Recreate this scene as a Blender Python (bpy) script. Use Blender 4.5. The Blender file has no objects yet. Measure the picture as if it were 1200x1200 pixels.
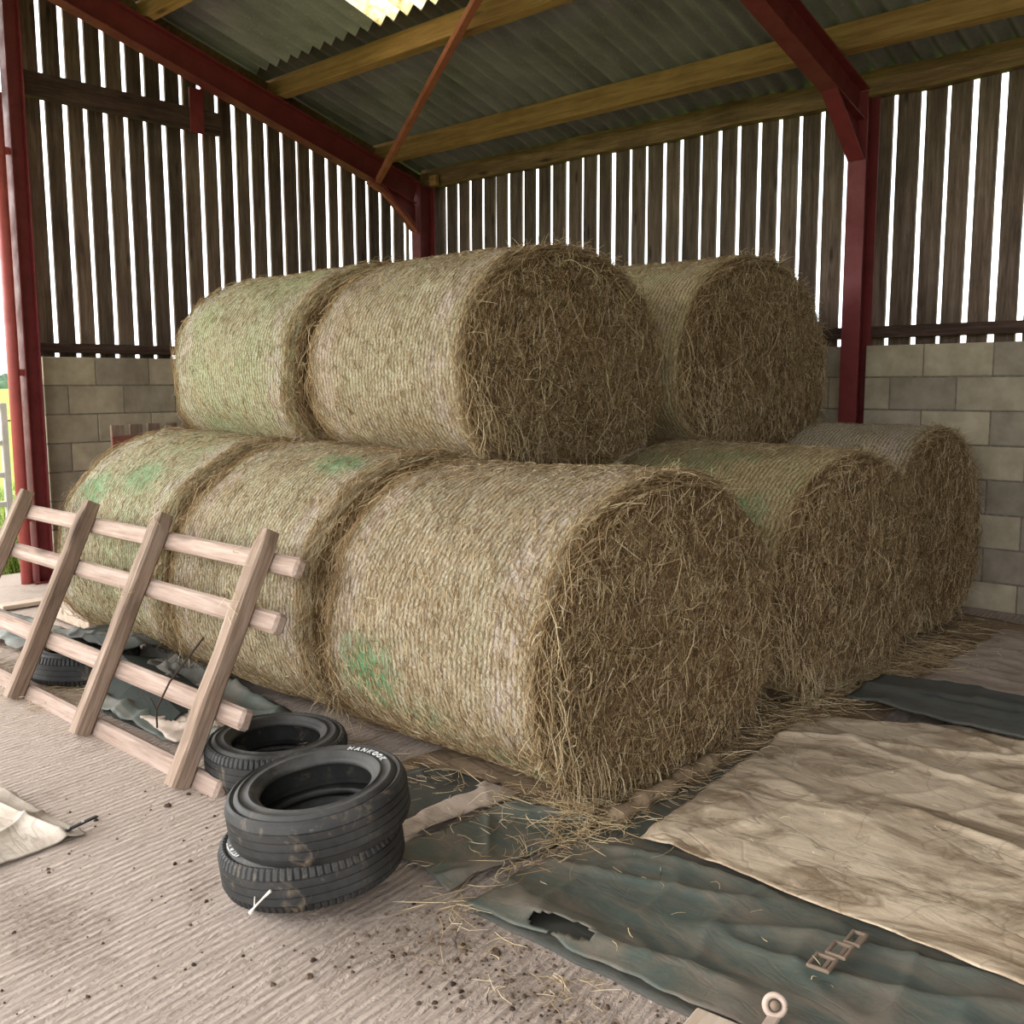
import bpy, bmesh, math, random
import numpy as np
from mathutils import Vector, Matrix, noise as mnoise

random.seed(7)
RNG = np.random.default_rng(11)
PI = math.pi
scene = bpy.context.scene
COL = scene.collection

# ------------------------------------------------------------------ objects
def link(o, parent=None):
    COL.objects.link(o)
    if parent is not None:
        o.parent = parent
    return o

def tag(o, label=None, cat=None, group=None, kind=None):
    if label: o['label'] = label
    if cat: o['category'] = cat
    if group: o['group'] = group
    if kind: o['kind'] = kind
    return o

def empty(name, loc=(0, 0, 0), rot=None, label=None, cat=None, group=None, kind=None):
    o = bpy.data.objects.new(name, None)
    o.empty_display_size = 0.1
    link(o)
    o.location = loc
    if rot is not None:
        o.rotation_euler = rot
    return tag(o, label, cat, group, kind)

class MB:
    """collects verts, faces and one tone per vertex for ONE mesh object"""
    def __init__(s):
        s.v = []; s.f = []; s.t = []
    def add(s, verts, faces, tone=0.5):
        n = len(s.v)
        s.v += [tuple(p) for p in verts]
        s.t += [tone] * len(verts) if not hasattr(tone, '__len__') else list(tone)
        s.f += [tuple(i + n for i in f) for f in faces]
        return s
    def box(s, c, size, rot=None, bev=0.0, tone=0.5):
        h = [size[0] / 2, size[1] / 2, size[2] / 2]
        c = Vector(c)
        M = rot if rot is not None else Matrix.Identity(3)
        if bev <= 0:
            P = [M @ Vector((x * h[0], y * h[1], z * h[2])) + c for x in (-1, 1) for y in (-1, 1) for z in (-1, 1)]
            F = [(0, 1, 3, 2), (4, 6, 7, 5), (0, 4, 5, 1), (2, 3, 7, 6), (0, 2, 6, 4), (1, 5, 7, 3)]
            return s.add(P, F, tone)
        P = []; idx = {}
        for x in (-1, 1):
            for y in (-1, 1):
                for z in (-1, 1):
                    sg = (x, y, z)
                    for k in range(3):
                        p = [sg[i] * (h[i] if i == k else h[i] - bev) for i in range(3)]
                        idx[(sg, k)] = len(P)
                        P.append(M @ Vector(p) + c)
        F = []
        for k in range(3):
            a, b = [i for i in range(3) if i != k]
            for sk in (-1, 1):
                q = []
                for (sa, sb) in ((-1, -1), (1, -1), (1, 1), (-1, 1)):
                    sg = [0, 0, 0]; sg[k] = sk; sg[a] = sa; sg[b] = sb
                    q.append(idx[(tuple(sg), k)])
                F.append(tuple(q))
        for m in range(3):
            a, b = [i for i in range(3) if i != m]
            for sa in (-1, 1):
                for sb in (-1, 1):
                    s1 = [0, 0, 0]; s1[a] = sa; s1[b] = sb; s1[m] = -1
                    s2 = list(s1); s2[m] = 1
                    F.append((idx[(tuple(s1), a)], idx[(tuple(s1), b)], idx[(tuple(s2), b)], idx[(tuple(s2), a)]))
        for x in (-1, 1):
            for y in (-1, 1):
                for z in (-1, 1):
                    F.append(tuple(idx[((x, y, z), k)] for k in range(3)))
        return s.add(P, F, tone)
    def beam(s, a, b, w, d, up=(0, 0, 1), bev=0.004, tone=0.5, ext=0.0):
        """box from a to b; w across (side), d along 'up'"""
        a = Vector(a); b = Vector(b); x = (b - a).normalized()
        up = Vector(up); y = up.cross(x).normalized(); z = x.cross(y)
        R = Matrix((x, y, z)).transposed()
        return s.box((a + b) / 2, ((b - a).length + 2 * ext, w, d), R, bev, tone)
    def tube(s, pts, r, n=8, tone=0.5, cap=True):
        pts = [Vector(p) for p in pts]; base = len(s.v); V = []
        rr = r if hasattr(r, '__len__') else [r] * len(pts)
        prev = None
        for i, p in enumerate(pts):
            t = (pts[min(i + 1, len(pts) - 1)] - pts[max(i - 1, 0)]).normalized()
            if prev is None:
                a = Vector((0, 0, 1)) if abs(t.z) < 0.9 else Vector((1, 0, 0))
                u = t.cross(a).normalized()
            else:
                u = (prev - t * prev.dot(t)).normalized()
            prev = u
            w = t.cross(u)
            for k in range(n):
                an = 2 * PI * k / n
                V.append(p + (u * math.cos(an) + w * math.sin(an)) * rr[i])
        F = []
        for i in range(len(pts) - 1):
            for k in range(n):
                F.append((i * n + k, i * n + (k + 1) % n, (i + 1) * n + (k + 1) % n, (i + 1) * n + k))
        if cap:
            F.append(tuple(range(n - 1, -1, -1)))
            F.append(tuple((len(pts) - 1) * n + k for k in range(n)))
        return s.add(V, F, tone)
    def build(s, name, mat, parent=None, smooth=False, recalc=True):
        me = bpy.data.meshes.new(name)
        me.from_pydata([tuple(v) for v in s.v], [], s.f)
        at = me.attributes.new('tone', 'FLOAT', 'POINT')
        at.data.foreach_set('value', np.array(s.t, dtype=np.float32))
        if recalc:
            bm = bmesh.new(); bm.from_mesh(me)
            bmesh.ops.recalc_face_normals(bm, faces=bm.faces)
            bm.to_mesh(me); bm.free()
        if smooth:
            me.polygons.foreach_set('use_smooth', [True] * len(me.polygons))
        me.materials.append(mat)
        o = bpy.data.objects.new(name, me)
        return link(o, parent)

def grid_faces(nu, nv, wrap_u=False):
    F = []
    for i in range(nu if wrap_u else nu - 1):
        for j in range(nv - 1):
            a = i * nv + j; b = ((i + 1) % nu) * nv + j
            F.append((a, b, b + 1, a + 1))
    return F

def fast_mesh(name, verts, quads, mat, attrs=None, parent=None, smooth=False):
    """numpy quads -> mesh object"""
    me = bpy.data.meshes.new(name)
    nv, nq = len(verts), len(quads)
    me.vertices.add(nv); me.vertices.foreach_set('co', verts.astype(np.float32).ravel())
    me.loops.add(nq * 4); me.loops.foreach_set('vertex_index', quads.astype(np.int32).ravel())
    me.polygons.add(nq); me.polygons.foreach_set('loop_start', np.arange(0, nq * 4, 4, dtype=np.int32))
    me.update(calc_edges=True)
    for k, a in (attrs or {}).items():
        if a.ndim == 1:
            at = me.attributes.new(k, 'FLOAT', 'POINT'); at.data.foreach_set('value', a.astype(np.float32))
        else:
            at = me.attributes.new(k, 'FLOAT_VECTOR', 'POINT'); at.data.foreach_set('vector', a.astype(np.float32).ravel())
    me.polygons.foreach_set('use_smooth', np.full(nq, bool(smooth)))
    me.materials.append(mat)
    me.validate()
    o = bpy.data.objects.new(name, me)
    return link(o, parent)

# ------------------------------------------------------------------ node helper
class NT:
    def __init__(s, name, rough=0.85, spec=0.25):
        s.m = bpy.data.materials.new(name); s.m.use_nodes = True
        s.t = s.m.node_tree; s.n = s.t.nodes
        s.b = s.n['Principled BSDF']; s.out = s.n['Material Output']
        s.b.inputs['Roughness'].default_value = rough
        s.b.inputs['Specular IOR Level'].default_value = spec
    def _in(s, sock, v):
        if v is None: return
        if isinstance(v, bpy.types.NodeSocket): s.t.links.new(v, sock)
        else: sock.default_value = v
    def obj(s): return s.n.new('ShaderNodeTexCoord').outputs['Object']
    def attr(s, name, out='Fac'):
        a = s.n.new('ShaderNodeAttribute'); a.attribute_name = name; return a.outputs[out]
    def oid(s): return s.n.new('ShaderNodeObjectInfo').outputs['Random']
    def map(s, v, scale=(1, 1, 1), loc=(0, 0, 0), rot=(0, 0, 0)):
        m = s.n.new('ShaderNodeMapping'); s._in(m.inputs['Vector'], v)
        m.inputs['Scale'].default_value = scale; s._in(m.inputs['Location'], loc); m.inputs['Rotation'].default_value = rot
        return m.outputs[0]
    def noise(s, v, scale, detail=3, rough=0.55, dist=0.0, out='Fac', dim='3D'):
        n = s.n.new('ShaderNodeTexNoise'); n.noise_dimensions = dim
        s._in(n.inputs['Vector'], v); n.inputs['Scale'].default_value = scale
        n.inputs['Detail'].default_value = detail; n.inputs['Roughness'].default_value = rough
        n.inputs['Distortion'].default_value = dist
        return n.outputs[out]
    def voro(s, v, scale, feat='F1', out='Distance'):
        n = s.n.new('ShaderNodeTexVoronoi'); n.feature = feat
        s._in(n.inputs['Vector'], v); n.inputs['Scale'].default_value = scale
        return n.outputs[out]
    def wave(s, v, scale, dist=1.0, detail=2, dscale=1.0, dirn='X', prof='SIN'):
        n = s.n.new('ShaderNodeTexWave'); n.bands_direction = dirn; n.wave_profile = prof
        s._in(n.inputs['Vector'], v); n.inputs['Scale'].default_value = scale
        n.inputs['Distortion'].default_value = dist; n.inputs['Detail'].default_value = detail
        n.inputs['Detail Scale'].default_value = dscale
        return n.outputs['Fac']
    def white(s, v, dim='1D'):
        n = s.n.new('ShaderNodeTexWhiteNoise'); n.noise_dimensions = dim
        s._in(n.inputs['W' if dim == '1D' else 'Vector'], v); return n.outputs['Value']
    def math(s, op, a, b=None, c=None, clamp=False):
        n = s.n.new('ShaderNodeMath'); n.operation = op; n.use_clamp = clamp
        s._in(n.inputs[0], a); s._in(n.inputs[1], b); s._in(n.inputs[2], c)
        return n.outputs[0]
    def vmath(s, op, a, b=None, out=0):
        n = s.n.new('ShaderNodeVectorMath'); n.operation = op
        s._in(n.inputs[0], a); s._in(n.inputs[1], b); return n.outputs[out]
    def sep(s, v):
        n = s.n.new('ShaderNodeSeparateXYZ'); s._in(n.inputs[0], v); return n.outputs
    def comb(s, x=0, y=0, z=0):
        n = s.n.new('ShaderNodeCombineXYZ')
        for i, q in enumerate((x, y, z)): s._in(n.inputs[i], q)
        return n.outputs[0]
    def ramp(s, f, stops, interp='LINEAR'):
        n = s.n.new('ShaderNodeValToRGB'); cr = n.color_ramp; cr.interpolation = interp
        while len(cr.elements) < len(stops): cr.elements.new(0.5)
        for e, (p, c) in zip(cr.elements, stops):
            e.position = p; e.color = (*c, 1) if hasattr(c, '__len__') else (c, c, c, 1)
        s._in(n.inputs[0], f); return n.outputs[0]
    def rng(s, f, a, b, c=0.0, d=1.0, smooth=False):
        n = s.n.new('ShaderNodeMapRange'); n.interpolation_type = 'SMOOTHSTEP' if smooth else 'LINEAR'
        s._in(n.inputs[0], f)
        for i, q in enumerate((a, b, c, d)): s._in(n.inputs[i + 1], q)
        return n.outputs[0]
    def mix(s, f, a, b, mode='MIX'):
        n = s.n.new('ShaderNodeMix'); n.data_type = 'RGBA'; n.blend_type = mode
        s._in(n.inputs[0], f)
        for sock, q in ((n.inputs[6], a), (n.inputs[7], b)):
            s._in(sock, q if isinstance(q, bpy.types.NodeSocket) else (*q, 1))
        return n.outputs[2]
    def bump(s, h, strength=0.5, dist=0.01, normal=None):
        n = s.n.new('ShaderNodeBump'); s._in(n.inputs['Height'], h)
        n.inputs['Strength'].default_value = strength; n.inputs['Distance'].default_value = dist
        if normal is not None: s._in(n.inputs['Normal'], normal)
        return n.outputs[0]
    def fin(s, col=None, rough=None, nrm=None, metal=None):
        if col is not None: s._in(s.b.inputs['Base Color'], col if isinstance(col, bpy.types.NodeSocket) else (*col, 1))
        if rough is not None: s._in(s.b.inputs['Roughness'], rough)
        if nrm is not None: s._in(s.b.inputs['Normal'], nrm)
        if metal is not None: s._in(s.b.inputs['Metallic'], metal)
        return s.m

# ------------------------------------------------------------------ materials
def mat_wood(name, dark, mid, light, axis=0, scale=1.0, wear=0.3):
    k = NT(name, 0.8, 0.2); o = k.obj(); t = k.attr('tone')
    sc = [18, 18, 18]; sc[axis] = 1.2
    p = k.vmath('ADD', o, k.comb(k.math('MULTIPLY', t, 37.0), k.math('MULTIPLY', t, 91.0), k.math('MULTIPLY', t, 53.0)))
    g = k.noise(k.map(p, [a * scale for a in sc]), 1.6, 5, 0.65, 0.6)
    g2 = k.noise(k.map(p, [a * 4 * scale for a in sc]), 2.0, 3, 0.6)
    kn = k.voro(k.map(p, [a * (1 if i == axis else 0.28) * 1.6 * scale for i, a in enumerate(sc)]), 1.0)
    c = k.ramp(k.math('ADD', k.math('MULTIPLY', g, 0.7), k.math('MULTIPLY', g2, 0.3)), [(0.3, dark), (0.5, mid), (0.7, light)])
    c = k.mix(k.rng(kn, 0.16, 0.06, 0, 0.75), c, [q * 0.35 for q in dark])
    tn = k.rng(t, 0, 1, 0.72, 1.28)
    c = k.mix(1.0, c, k.comb(tn, tn, tn), 'MULTIPLY')
    gr = k.noise(o, 2.2, 4, 0.6)
    c = k.mix(k.rng(gr, 0.5, 0.75, 0, wear), c, [q * 0.5 for q in dark])
    return k.fin(c, 0.82, k.bump(k.math('ADD', g, g2), 0.35, 0.004))

M = {}
M['board'] = mat_wood('weathered_board', (0.042, 0.027, 0.019), (0.115, 0.078, 0.056), (0.21, 0.155, 0.12), 2, 1.0, 0.5)
M['rail'] = mat_wood('dark_rail', (0.022, 0.013, 0.010), (0.06, 0.034, 0.026), (0.11, 0.07, 0.055), 0, 1.0, 0.5)
M['raily'] = mat_wood('dark_rail_side', (0.022, 0.013, 0.010), (0.06, 0.034, 0.026), (0.11, 0.07, 0.055), 1, 1.0, 0.5)
M['purlin'] = mat_wood('purlin_pine', (0.15, 0.08, 0.028), (0.28, 0.155, 0.055), (0.40, 0.24, 0.095), 0, 0.8, 0.35)
M['eaves'] = mat_wood('rough_eaves', (0.06, 0.035, 0.018), (0.16, 0.095, 0.045), (0.27, 0.165, 0.08), 0, 0.8, 0.6)
M['palletx'] = mat_wood('rack_rail_wood', (0.20, 0.128, 0.095), (0.37, 0.27, 0.22), (0.51, 0.405, 0.345), 0, 0.7, 0.22)
M['palletz'] = mat_wood('rack_post_wood', (0.13, 0.082, 0.056), (0.28, 0.196, 0.145), (0.47, 0.375, 0.305), 2, 0.7, 0.5)
M['oldwood'] = mat_wood('old_pallet_wood', (0.12, 0.075, 0.055), (0.24, 0.165, 0.125), (0.36, 0.27, 0.21), 2, 1.0, 0.4)
M['rustrail'] = mat_wood('red_brown_rail', (0.10, 0.035, 0.025), (0.2, 0.075, 0.055), (0.28, 0.13, 0.10), 1, 1.0, 0.4)
M['plank'] = mat_wood('pale_plank', (0.36, 0.26, 0.19), (0.50, 0.39, 0.30), (0.62, 0.52, 0.43), 1, 0.8, 0.15)

def mat_concrete_floor():
    k = NT('brushed_concrete', 0.9, 0.2); o = k.obj()
    r = k.map(o, rot=(0, 0, math.radians(-7)))
    big = k.noise(o, 0.9, 4, 0.6)
    warp = k.noise(o, 3.5, 3, 0.6)
    rx = k.math('ADD', k.sep(r)[0], k.math('MULTIPLY', k.math('SUBTRACT', warp, 0.5), 0.035))
    st = k.math('SINE', k.math('MULTIPLY', rx, 2 * PI / 0.031))
    st = k.rng(st, -1, 1, 0, 1)
    br = k.noise(k.map(r, (1, 0.24, 1)), 36, 5, 0.7, 0.8)      # broken, eroded ridges
    pit = k.noise(o, 85, 3, 0.6)
    h = k.math('MULTIPLY', st, k.rng(br, 0.36, 0.60, 0.15, 0.8))
    h = k.math('ADD', h, k.math('MULTIPLY', br, 1.2))
    h = k.math('ADD', h, k.math('MULTIPLY', pit, 0.55))
    h = k.math('MULTIPLY', h, 0.9)
    c = k.ramp(h, [(0.35, (0.18, 0.132, 0.105)), (0.62, (0.395, 0.31, 0.258)), (0.9, (0.50, 0.405, 0.345))])
    c = k.mix(k.rng(big, 0.35, 0.7, 0, 0.35), c, (0.42, 0.33, 0.27))
    sa = k.noise(k.map(o, (1.0, 0.7, 1), (3.1, 1.7, 0)), 2.1, 5, 0.7, 0.3)
    dirt = k.math('MULTIPLY', k.rng(sa, 0.56, 0.74), k.rng(k.noise(o, 40, 3, 0.6), 0.3, 0.6, 0.3, 1))
    c = k.mix(k.math('MULTIPLY', dirt, 0.75), c, (0.13, 0.085, 0.058))
    # soil trodden in beside the green tarpaulin and under the tyres
    x, y, _ = k.sep(o)
    for (cx, cy, rx_, ry_, am) in ((-2.02, 1.62, 0.30, 0.26, 0.8), (-2.02, 2.25, 0.07, 0.45, 0.8), (-1.45, 1.72, 0.55, 0.20, 0.7), (-2.78, 1.02, 0.34, 0.16, 0.85), (-4.3, 2.3, 1.0, 0.5, 0.55)):
        d = k.math('SQRT', k.math('ADD', k.math('POWER', k.math('DIVIDE', k.math('SUBTRACT', x, cx), rx_), 2),
                                  k.math('POWER', k.math('DIVIDE', k.math('SUBTRACT', y, cy), ry_), 2)))
        d = k.math('ADD', d, k.math('MULTIPLY', k.math('SUBTRACT', k.noise(o, 9, 4, 0.7), 0.5), 1.6))
        c = k.mix(k.math('MULTIPLY', k.rng(d, 1.1, 0.35, 0, am), k.rng(k.math('ADD', k.noise(o, 45, 4, 0.7), k.math('MULTIPLY', h, 0.25)), 0.8, 0.5, 0.25, 1)), c, (0.125, 0.08, 0.052))
    return k.fin(c, 0.92, k.bump(h, 0.75, 0.014))
M['floor'] = mat_concrete_floor()

def mat_block():
    k = NT('concrete_block', 0.93, 0.15); o = k.obj(); t = k.attr('tone')
    n = k.noise(o, 7, 4, 0.6); f = k.noise(o, 90, 3, 0.7); s = k.noise(k.map(o, (1, 1, 0.5)), 2.0, 4, 0.65)
    c = k.ramp(n, [(0.3, (0.26, 0.215, 0.16)), (0.7, (0.385, 0.325, 0.25))])
    tn = k.rng(t, 0, 1, 0.74, 1.24)
    c = k.mix(1.0, c, k.comb(tn, tn, k.math('MULTIPLY', tn, k.rng(t, 0, 1, 1.03, 0.93))), 'MULTIPLY')
    c = k.mix(k.rng(s, 0.52, 0.72, 0, 0.6), c, (0.16, 0.12, 0.085))
    c = k.mix(k.rng(f, 0.66, 0.74, 0, 0.5), c, (0.12, 0.10, 0.08))
    return k.fin(c, 0.93, k.bump(k.math('ADD', f, n), 0.4, 0.004))
M['block'] = mat_block()
k = NT('mortar', 0.95, 0.1); M['mortar'] = k.fin(k.ramp(k.noise(k.obj(), 30, 3), [(0.3, (0.13, 0.11, 0.088)), (0.7, (0.22, 0.19, 0.155))]))

def mat_sheet():
    k = NT('fibre_cement_sheet', 0.9, 0.2); o = k.obj()
    n = k.noise(k.map(o, (1, 0.25, 1)), 5, 5, 0.65); s = k.noise(k.map(o, (2, 0.4, 1)), 1.6, 4, 0.6); f = k.noise(o, 60, 2)
    c = k.ramp(n, [(0.3, (0.135, 0.13, 0.115)), (0.7, (0.245, 0.238, 0.215))])
    c = k.mix(k.rng(s, 0.5, 0.75, 0, 0.6), c, (0.085, 0.08, 0.068))
    c = k.mix(k.rng(f, 0.6, 0.75, 0, 0.35), c, (0.42, 0.40, 0.34))
    return k.fin(c, 0.9, k.bump(f, 0.2, 0.003))
M['sheet'] = mat_sheet()

def mat_grp():
    k = NT('translucent_sheet', 0.5, 0.3); o = k.obj()
    n = k.noise(o, 14, 5, 0.7); s = k.noise(k.map(o, (3, 0.6, 1)), 2, 4)
    c = k.ramp(k.math('ADD', k.math('MULTIPLY', n, 0.6), k.math('MULTIPLY', s, 0.4)), [(0.34, (0.50, 0.38, 0.18)), (0.46, (0.80, 0.72, 0.50)), (0.60, (0.93, 0.90, 0.80))])
    tr = k.n.new('ShaderNodeBsdfTranslucent'); k._in(tr.inputs[0], c)
    df = k.n.new('ShaderNodeBsdfDiffuse'); k._in(df.inputs[0], c)
    mx = k.n.new('ShaderNodeMixShader'); mx.inputs[0].default_value = 0.15
    k.t.links.new(tr.outputs[0], mx.inputs[1]); k.t.links.new(df.outputs[0], mx.inputs[2])
    k.t.links.new(mx.outputs[0], k.out.inputs[0])
    return k.m
M['grp'] = mat_grp()

def mat_steel(name, base, worn, rough=0.55):
    k = NT(name, rough, 0.4); o = k.obj()
    n = k.noise(o, 6, 5, 0.65); f = k.noise(o, 45, 3, 0.7)
    c = k.mix(k.rng(n, 0.4, 0.7, 0, 0.6), base, [q * 0.6 for q in base])
    c = k.mix(k.rng(f, 0.62, 0.74, 0, 0.55), c, worn)
    return k.fin(c, k.rng(n, 0.3, 0.7, rough - 0.12, rough + 0.2), k.bump(f, 0.12, 0.002))
M['red'] = mat_steel('red_oxide_paint', (0.155, 0.019, 0.020), (0.11, 0.05, 0.038))
M['redlight'] = mat_steel('red_oxide_tube', (0.40, 0.085, 0.075), (0.30, 0.12, 0.10), 0.42)
M['rust'] = mat_steel('rusty_red_bar', (0.30, 0.085, 0.045), (0.20, 0.09, 0.05), 0.7)
M['galv'] = mat_steel('galvanised_steel', (0.50, 0.47, 0.45), (0.36, 0.30, 0.26), 0.5)
M['iron'] = mat_steel('rusty_iron', (0.24, 0.17, 0.12), (0.13, 0.07, 0.045), 0.65)
M['black'] = mat_steel('black_strap', (0.015, 0.014, 0.014), (0.08, 0.07, 0.06), 0.6)
M['eye'] = mat_steel('pale_eyelet', (0.55, 0.42, 0.34), (0.35, 0.22, 0.15), 0.6)

def mat_rubber(name, dust=0.5, mud=0.5):
    k = NT(name, 0.62, 0.35); o = k.obj()
    n = k.noise(o, 5, 5, 0.65, 0.4); m2 = k.noise(k.map(o, (1, 1, 0.8)), 13, 5, 0.7, 0.6); f = k.noise(o, 70, 3)
    c = k.mix(k.rng(n, 0.35, 0.75, 0, dust), (0.012, 0.012, 0.012), (0.12, 0.112, 0.104))
    c = k.mix(k.math('MULTIPLY', k.rng(m2, 0.57, 0.72, 0, mud), k.rng(f, 0.35, 0.6, 0.4, 1)), c, (0.25, 0.185, 0.125))
    return k.fin(c, k.rng(n, 0.3, 0.7, 0.48, 0.8), k.bump(k.math('ADD', m2, f), 0.22, 0.003))
M['tread'] = mat_rubber('tyre_tread', 0.5, 0.75)
M['side'] = mat_rubber('tyre_sidewall', 0.75, 0.3)
k = NT('faded_white_letters', 0.7, 0.2)
M['letter'] = k.fin(k.ramp(k.noise(k.obj(), 60, 3), [(0.3, (0.35, 0.34, 0.33)), (0.6, (0.74, 0.73, 0.72))]))

def mat_canvas(name, light, mid, dark, stain=0.6, fine=1.0, rough=0.75):
    k = NT(name, rough, 0.25); o = k.obj()
    a = k.noise(k.map(o, (1.0, 2.2, 1), rot=(0, 0, 0.4)), 2.3, 6, 0.68, 0.8)
    b = k.noise(k.map(o, (1.0, 2.6, 1), (5, 2, 0), (0, 0, -0.3)), 5.0, 6, 0.7, 1.0)
    c_ = k.noise(o, 60, 3, 0.6)
    c = k.ramp(b, [(0.28, mid), (0.55, light)])
    c = k.mix(k.math('MULTIPLY', k.rng(a, 0.45, 0.60, 0, stain), k.rng(b, 0.3, 0.6, 0.55, 1)), c, dark)
    wr = k.math('ABSOLUTE', k.math('SUBTRACT', k.noise(k.map(o, (1.0, 3.2, 1), (2, 7, 0), (0, 0, -0.38)), 1.5, 3, 0.6, 0.5), 0.5))
    wr2 = k.math('ABSOLUTE', k.math('SUBTRACT', k.noise(k.map(o, (2.6, 1.0, 1), (9, 1, 0), (0, 0, -0.2)), 1.2, 3, 0.6, 0.5), 0.5))
    wr = k.math('MINIMUM', wr, k.math('ADD', wr2, 0.006))
    c = k.mix(k.rng(wr, 0.014, 0.0, 0, 0.6 * stain), c, [q * 0.7 for q in dark])
    c = k.mix(k.rng(c_, 0.6, 0.75, 0, 0.25), c, mid)
    h = k.math('ADD', k.math('MULTIPLY', b, 0.8 * fine), k.math('ADD', k.math('MULTIPLY', c_, 0.12), k.math('MULTIPLY', k.rng(wr, 0, 0.02), 0.16 * fine)))
    return k.fin(c, rough, k.bump(h, 0.5, 0.010))
M['beige'] = mat_canvas('beige_canvas', (0.72, 0.575, 0.42), (0.50, 0.375, 0.255), (0.19, 0.118, 0.062), 0.85)
M['pink'] = mat_canvas('pinkish_canvas', (0.50, 0.40, 0.33), (0.36, 0.28, 0.22), (0.2, 0.14, 0.1), 0.5)
M['cream'] = mat_canvas('cream_canvas', (0.58, 0.50, 0.42), (0.44, 0.36, 0.29), (0.27, 0.19, 0.135), 0.6)
M['green'] = mat_canvas('green_tarp', (0.082, 0.100, 0.084), (0.122, 0.120, 0.098), (0.20, 0.156, 0.120), 0.85, 0.6, 0.5)
M['dkgreen'] = mat_canvas('dark_green_tarp', (0.056, 0.060, 0.052), (0.080, 0.078, 0.067), (0.11, 0.092, 0.073), 0.6, 0.8, 0.55)
M['brown'] = mat_canvas('dirty_brown_canvas', (0.38, 0.27, 0.175), (0.23, 0.155, 0.09), (0.12, 0.078, 0.045), 0.8)
M['grey'] = mat_canvas('grey_canvas', (0.21, 0.20, 0.175), (0.15, 0.14, 0.118), (0.08, 0.07, 0.056), 0.6)
M['flap_shade'] = mat_canvas('green_sheet_painted_shade', (0.020, 0.026, 0.021), (0.026, 0.030, 0.025), (0.035, 0.034, 0.028), 0.4)  # tarpaulin green taken down to near black, shade put into the colour

def mat_straw(name, stops, rough=0.7):
    k = NT(name, rough, 0.3); t = k.attr('tone')
    c = k.ramp(t, stops)
    return k.fin(c, rough)
STRAW_STOPS = [(0.0, (0.12, 0.065, 0.026)), (0.3, (0.28, 0.172, 0.080)), (0.65, (0.49, 0.35, 0.185)), (1.0, (0.80, 0.66, 0.43))]
M['straw'] = mat_straw('hay_strands', STRAW_STOPS)
def mat_hay():
    k = NT('hay_mass', 0.9, 0.1); o = k.obj()
    a = k.noise(k.map(o, (3, 1, 0.5)), 30, 5, 0.75, 2.0); b = k.noise(o, 4, 4)
    f = k.noise(k.map(o, (2, 0.6, 1)), 90, 3, 0.7, 1.5)
    c = k.ramp(k.math('ADD', k.math('MULTIPLY', a, 0.6), k.math('MULTIPLY', f, 0.4)), [(0.36, (0.055, 0.031, 0.013)), (0.5, (0.20, 0.122, 0.055)), (0.64, (0.40, 0.27, 0.135))])
    c = k.mix(k.rng(b, 0.4, 0.7, 0, 0.3), c, (0.13, 0.08, 0.035))
    return k.fin(c, 0.9, k.bump(k.math('ADD', a, f), 0.9, 0.02))
M['hay'] = mat_hay()

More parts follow.
